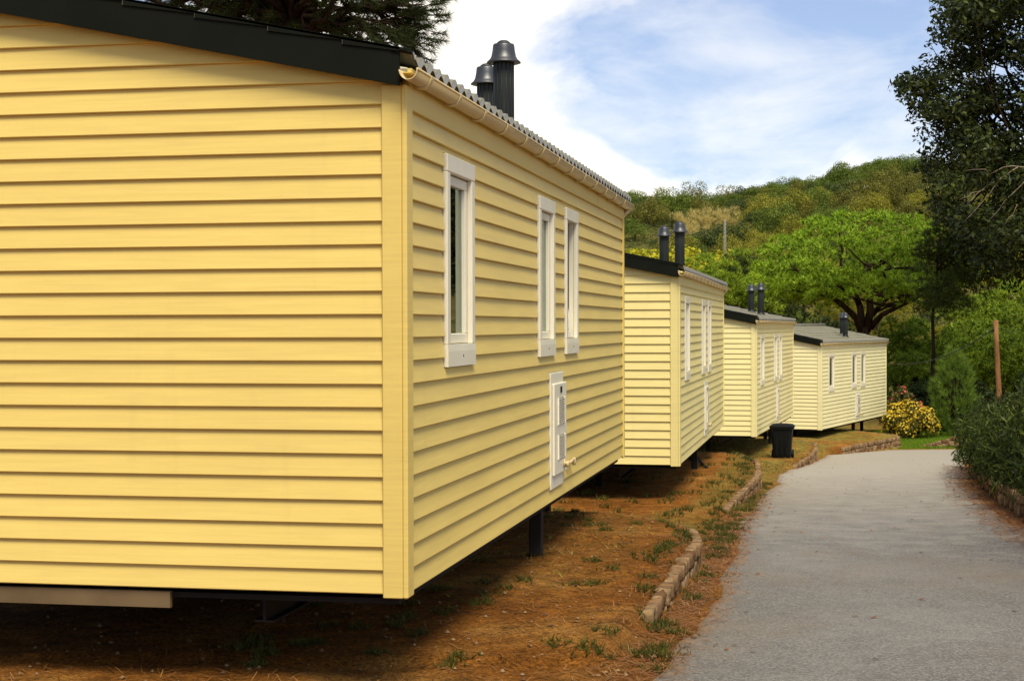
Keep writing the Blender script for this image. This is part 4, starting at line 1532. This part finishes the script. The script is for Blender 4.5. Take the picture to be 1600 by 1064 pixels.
# scrub between the trees of the hill: one mass
def scrub():
    n = 5200
    y = 102 + 205 * RNG.random(n); px = 840 + 900 * RNG.random(n); x = (px - 800) / F * y
    z = ground_z(x, y)
    dry = (wob(x, y, .06, 1.0, 15) > .75) & (y < 215) & (y > 150)
    parts = {0: [], 1: []}
    for kk in (0, 1):
        idx = np.where(dry == bool(kk))[0]
        cl = [(np.array([x[i], y[i], z[i] + .25]), (.5 + .5 * RNG.random(), .5 + .4 * RNG.random(), .35 + .45 * RNG.random())) for i in idx]
        p, nn = clump_points(cl, 80, .5, (.6, 1.0))
        o = link('scrub', soup('scrub', [leaves(p, unit(nn + rdirs(len(nn)) * .7), 0.19 * (.6 + .8 * RNG.random(len(p))), .6)]), M['hill_d'] if kk else M['hill_c'])
        tag(o, 'pale dry brush covering the open hillside' if kk else 'dark low scrub covering the hillside between the trees', 'scrub', kind='stuff')


scrub()

# mast on the hillside with its wires
def mast():
    y = 150.0
    x = (1133 - 800) / F * y; z = float(ground_z(x, y)); zt = P(1133, 343, y)[2]
    T = tag(empty('lattice_mast', (x, y, z)), 'thin pale lattice mast standing on the lower hillside', 'mast')
    b = MB(); h = zt - z
    for sx, sy in ((-1, -1), (1, -1), (-1, 1), (1, 1)): b.tube([(sx * .13, sy * .13, -.2), (sx * .06, sy * .06, h)], .02, 5)
    k = 0.0
    while k < h - .4:
        w = .13 - .07 * k / h
        b.tube([(-w, -w, k), (w, -w, k + .4)], .011, 4); b.tube([(w, w, k), (-w, w, k + .4)], .011, 4); k += .4
    b.obj('lattice', M['mast'], T)
    b = MB(); b.box(-.4, .4, -.02, .02, h * .62, h * .62 + .035); b.obj('cross_arm', M['mast'], T)
    for i, f in enumerate((.62, .92)):
        a = np.array([x - .4, y, z + h * f]); e = a + np.array([-45, 12, -1.5 - i])
        pts = [a + (e - a) * t + np.array([0, 0, -2.0 * 4 * t * (1 - t)]) for t in np.linspace(0, 1, 24)]
        b = MB(); b.tube(pts, .016, 5)
        tag(b.obj('power_line', M['cable']), ['lower', 'upper'][i] + ' overhead wire running left from the lattice mast', 'wire')


mast()

# ------------------------------------------------------------------ small ground cover
def on_ground(x, y):
    return np.stack([x, y, ground_z(x, y)], -1)


def grass(name, x, y, k, length, width, mat, label, spread=.55):
    p = on_ground(x, y)
    o = link(name, soup(name, [needles(p, np.tile([0, 0, 1.0], (len(p), 1)), k, length, width, spread)]), mat)
    return tag(o, label, 'grass', kind='stuff')


def scatter(n, x0, x1, y0, y1, fn):
    x = x0 + (x1 - x0) * RNG.random(n); y = y0 + (y1 - y0) * RNG.random(n)
    k = RNG.random(n) < fn(x, y)
    return x[k], y[k]


not_road = lambda x, y: (sdist(ROADPOLY, x, y) < -.02)
# dark weeds in tufts on the dirt
tx, ty = scatter(430, -2.2, 2.0, 7.6, 15, lambda x, y: not_road(x, y) * np.clip(.25 + .6 * (wob(x, y, 1.3, .6, 6) > .1), 0, 1) * (x > -1.6 + (y - 7.3) * .19) * .8)
tx = np.repeat(tx, 16) + RNG.normal(size=len(tx) * 16) * .035; ty = np.repeat(ty, 16) + RNG.normal(size=len(ty) * 16) * .05
grass('weeds', tx, ty, 8, .042, .006, M['blade'], 'dark green weed tufts scattered over the dirt', .95)
tx, ty = scatter(160, .5, 4.2, 17.8, 27, lambda x, y: not_road(x, y) * .8)
tx = np.repeat(tx, 9) + RNG.normal(size=len(tx) * 9) * .05; ty = np.repeat(ty, 9) + RNG.normal(size=len(ty) * 9) * .07
grass('weeds', tx, ty, 6, .07, .010, M['blade'], 'dark weed tufts on the second plot')
# tufts along the road verge
ty = 8 + 19 * RNG.random(70); tx = left_edge(ty) - .04 - .42 * RNG.random(70) ** 1.5
tx = np.repeat(tx, 22) + RNG.normal(size=70 * 22) * .05; ty = np.repeat(ty, 22) + RNG.normal(size=70 * 22) * .08
grass('weeds', tx, ty, 7, .055, .008, M['blade'], 'dark green weeds growing along the left road edge', .9)
# dry grass on verges and strips
tx, ty = scatter(60000, -3, 9.5, 9, 43.5, lambda x, y: not_road(x, y) * grass_w(x, y) * np.clip((wob(x, y, 1.7, .5, 12) + .5), .08, 1) * np.clip(14 / y + .35, 0, 1))
grass('dry_grass', tx, ty, 3, .06, .008, M['dryblade'], 'short dry grass on the verge and between the plots', .8)
tx, ty = scatter(30000, -1, 9.5, 13.5, 43.5, lambda x, y: not_road(x, y) * grass_w(x, y) * (wob(x, y, 1.1, .6, 13) > .15) * .5)
grass('green_grass', tx, ty, 3, .055, .008, M['blade'], 'patchy green grass on the verge and plots', .8)
tx, ty = scatter(26000, 9.2, 16, 44.6, 52, lambda x, y: (sdist(TERR[3][1], x, y) < -.1) * 1.0)
grass('lawn', tx, ty, 3, .08, .014, M['lawn'], 'bright green lawn at the far end of the road', .6)


def litter():
    x, y = scatter(260000, -1.5, 9, 6.5, 34, lambda x, y: (np.clip(litter_w(x, y), 0, 1) ** 1.3) * np.clip(16 / y, .25, 1) * .75)
    x2, y2 = scatter(9000, -2.5, 1.6, 7.4, 15, lambda x, y: not_road(x, y) * .6)
    x = np.concatenate([x, x2]); y = np.concatenate([y, y2])
    rd = sdist(ROADPOLY, x, y)
    z = np.where(rd > 0, CAMZ - plane_d(y) + .016, ground_z(x, y) + .006)
    n = len(x); a = RNG.random(n) * 6.283
    d = np.stack([np.cos(a), np.sin(a), RNG.normal(size=n) * .12], -1) * (.03 + .03 * RNG.random((n, 1)))
    w = np.stack([-np.sin(a), np.cos(a), 0 * a], -1) * .0022 * np.clip(y / 10, 1, 3)[:, None]
    p = np.stack([x, y, z + .004], -1)
    o = link('needle_litter', soup('needle_litter', [np.stack([p - d - w, p - d + w, p + d + w, p + d - w], 1)]), M['needle'])
    tag(o, 'rust coloured pine needles fallen along the road edges', 'litter', kind='stuff')


litter()


def road_leaves():
    y = 8 + 30 * RNG.random(420); t = RNG.random(420)
    t = np.where(RNG.random(420) < .6, np.where(t < .5, t ** 2 * .5, 1 - (1 - t) ** 2 * .5), t)
    x = left_edge(y) + (right_edge(y) - left_edge(y)) * np.clip(t, .02, .98)
    p = np.stack([x, y, CAMZ - plane_d(y) + .018], -1)
    n = unit(np.tile([0, 0, 1.0], (len(p), 1)) + rdirs(len(p)) * .25)
    o = link('fallen_leaves', soup('fallen_leaves', [leaves(p, n, .028 + .03 * RNG.random(len(p)), .5)]), M['needle'])
    tag(o, 'scattered dry leaves lying on the asphalt', 'leaves', kind='stuff')


road_leaves()


def pebbles():
    x, y = scatter(9000, -3, 4.2, 7.2, 28, lambda x, y: not_road(x, y) * np.clip(10 / y, 0, 1))
    mb = []
    q = np.array([(1, 0, 0), (0, 1, 0), (-1, 0, 0), (0, -1, 0), (0, 0, .8), (0, 0, -.8)], float)
    tri = [(0, 1, 4), (1, 2, 4), (2, 3, 4), (3, 0, 4), (1, 0, 5), (2, 1, 5), (3, 2, 5), (0, 3, 5)]
    b = MB(); g = on_ground(x, y)
    for p in g:
        s = .004 + .013 * RNG.random() ** 4
        v = p + q * s * (.7 + .6 * RNG.random((6, 1))) + np.array([0, 0, s * .4])
        b.add(v, tri, False)
    tag(b.obj('pebbles', M['pebble'], None, False), 'small pale stones lying in the dirt', 'pebbles', kind='stuff')


pebbles()


def hose():
    z = CAMZ - 2.15
    pts = [P(1082, 702, 26.0), P(1088, 712, 25.6), P(1096, 722, 24.9), P(1099, 738, 24.2)]
    pts = [np.array([p[0], p[1], z + .03]) for p in pts]
    b = MB(); b.tube([pts[0] + [-.3, .1, .0], pts[0], pts[1] + [0, 0, .06], pts[2], pts[3] + [.05, 0, -.01]], .025, 8)
    tag(b.obj('drain_hose', M['black']), 'short black drain hose lying on the dirt under the second home', 'hose')


hose()

# ------------------------------------------------------------------ sky, sun, camera
def sky():
    w = bpy.data.worlds.new('World'); SC.world = w; w.use_nodes = True
    nt = w.node_tree; g = NT(nt)
    for n in list(nt.nodes): nt.nodes.remove(n)
    out = g.n('OutputWorld'); bg = g.n('Background')
    s = g.n('TexSky'); s.sky_type = 'NISHITA'; s.sun_disc = False
    s.sun_elevation = math.radians(SUN_EL); s.sun_rotation = math.pi - math.radians(SUN_AZ)
    s.air_density = 1.0; s.dust_density = .6; s.ozone_density = 2.0
    d = coords(g, 'Generated')
    sep = g.n('SeparateXYZ'); nt.links.new(d, sep.inputs[0])
    X, Y, Z = sep.outputs
    k = g.math('DIVIDE', 1.0, g.math('ADD', g.math('MAXIMUM', Z, 0.0), .16))
    cx = g.math('MULTIPLY', X, k); cy = g.math('MULTIPLY', Y, k)
    cmb = g.n('CombineXYZ'); nt.links.new(cx, cmb.inputs[0]); nt.links.new(cy, cmb.inputs[1])
    n1 = g.noise(g.mapping(cmb.outputs[0], (.9, .55, 1), (2.3, 1.1, .0)), 1.6, 8, .58, .4)
    n2 = g.noise(g.mapping(cmb.outputs[0], (1.5, 1.0, 1), (7.3, 4.1, 2.0), (0, 0, .35)), 1.7, 8, .58, .3)
    # a large cumulus bank to the north-west, clear air to its right, white haze low down
    def gauss(cx_, cz_, rx, rz):
        a = g.math('DIVIDE', g.math('SUBTRACT', X, cx_), rx); b_ = g.math('DIVIDE', g.math('SUBTRACT', Z, cz_), rz)
        q = g.math('ADD', g.math('MULTIPLY', a, a), g.math('MULTIPLY', b_, b_))
        return g.math('EXPONENT', g.math('MULTIPLY', q, -1.0))
    front = g.ramp(Y, [(.0, 0.0), (.4, 1.0)])
    bank = g.math('MULTIPLY', g.math('ADD', gauss(-.09, .12, .135, .13), g.math('MULTIPLY', gauss(.16, .075, .3, .042), .55)), front)
    clear = g.math('MULTIPLY', gauss(.115, .15, .075, .06), front)
    f = g.math('ADD', n1, g.math('MULTIPLY', bank, .36))
    f = g.math('SUBTRACT', f, g.math('MULTIPLY', clear, .10))
    thick = g.ramp(f, [(.54, 0.0), (.74, 1.0)])
    wisp = g.math('ADD', g.math('MULTIPLY', g.ramp(n2, [(.42, 0.0), (.78, 1.0)]), .55), .10)
    cl = g.math('MAXIMUM', thick, wisp)
    blue = g.mix(1.0, s.outputs[0], SKY_TINT, 'MULTIPLY')
    c = g.mix(cl, blue, CLOUD)
    nt.links.new(c, bg.inputs[0]); bg.inputs[1].default_value = SKY_STR
    nt.links.new(bg.outputs[0], out.inputs[0])


SUN_EL, SUN_AZ = 57.0, 14.0
SKY_STR = .095
SKY_TINT = (.90, .93, 1.10)
CLOUD = (10.5, 9.9, 8.8)
sky()
L = bpy.data.lights.new('sun', 'SUN'); L.energy = 3.4; L.angle = math.radians(27); L.color = (1.0, .90, .72)
so = bpy.data.objects.new('sun', L); COL.objects.link(so)
e, a = math.radians(SUN_EL), math.radians(SUN_AZ)
to_sun = Vector((math.sin(a) * math.cos(e), -math.cos(a) * math.cos(e), math.sin(e)))
so.rotation_euler = (-to_sun).to_track_quat('-Z', 'Y').to_euler()
so.location = to_sun * 60

cam = bpy.data.cameras.new('camera'); co = bpy.data.objects.new('camera', cam); COL.objects.link(co)
cam.sensor_width = 36.0; cam.lens = 36.0 * F / 1600; cam.clip_start = .1; cam.clip_end = 3000
co.location = (0, 0, CAMZ)
pitch = -math.atan((532 - YH) / F)
co.rotation_mode = 'XYZ'
rot = Matrix.Rotation(math.pi / 2 + pitch, 4, 'X') @ Matrix.Rotation(math.radians(-.155), 4, 'Z')
co.rotation_euler = rot.to_euler()
SC.camera = co
SC.view_settings.view_transform = 'Standard'; SC.view_settings.look = 'None'
SC.view_settings.exposure = 0.45; SC.view_settings.gamma = 1.0
SC.cycles.max_bounces = 6; SC.cycles.transparent_max_bounces = 8
SC.cycles.use_denoising = True
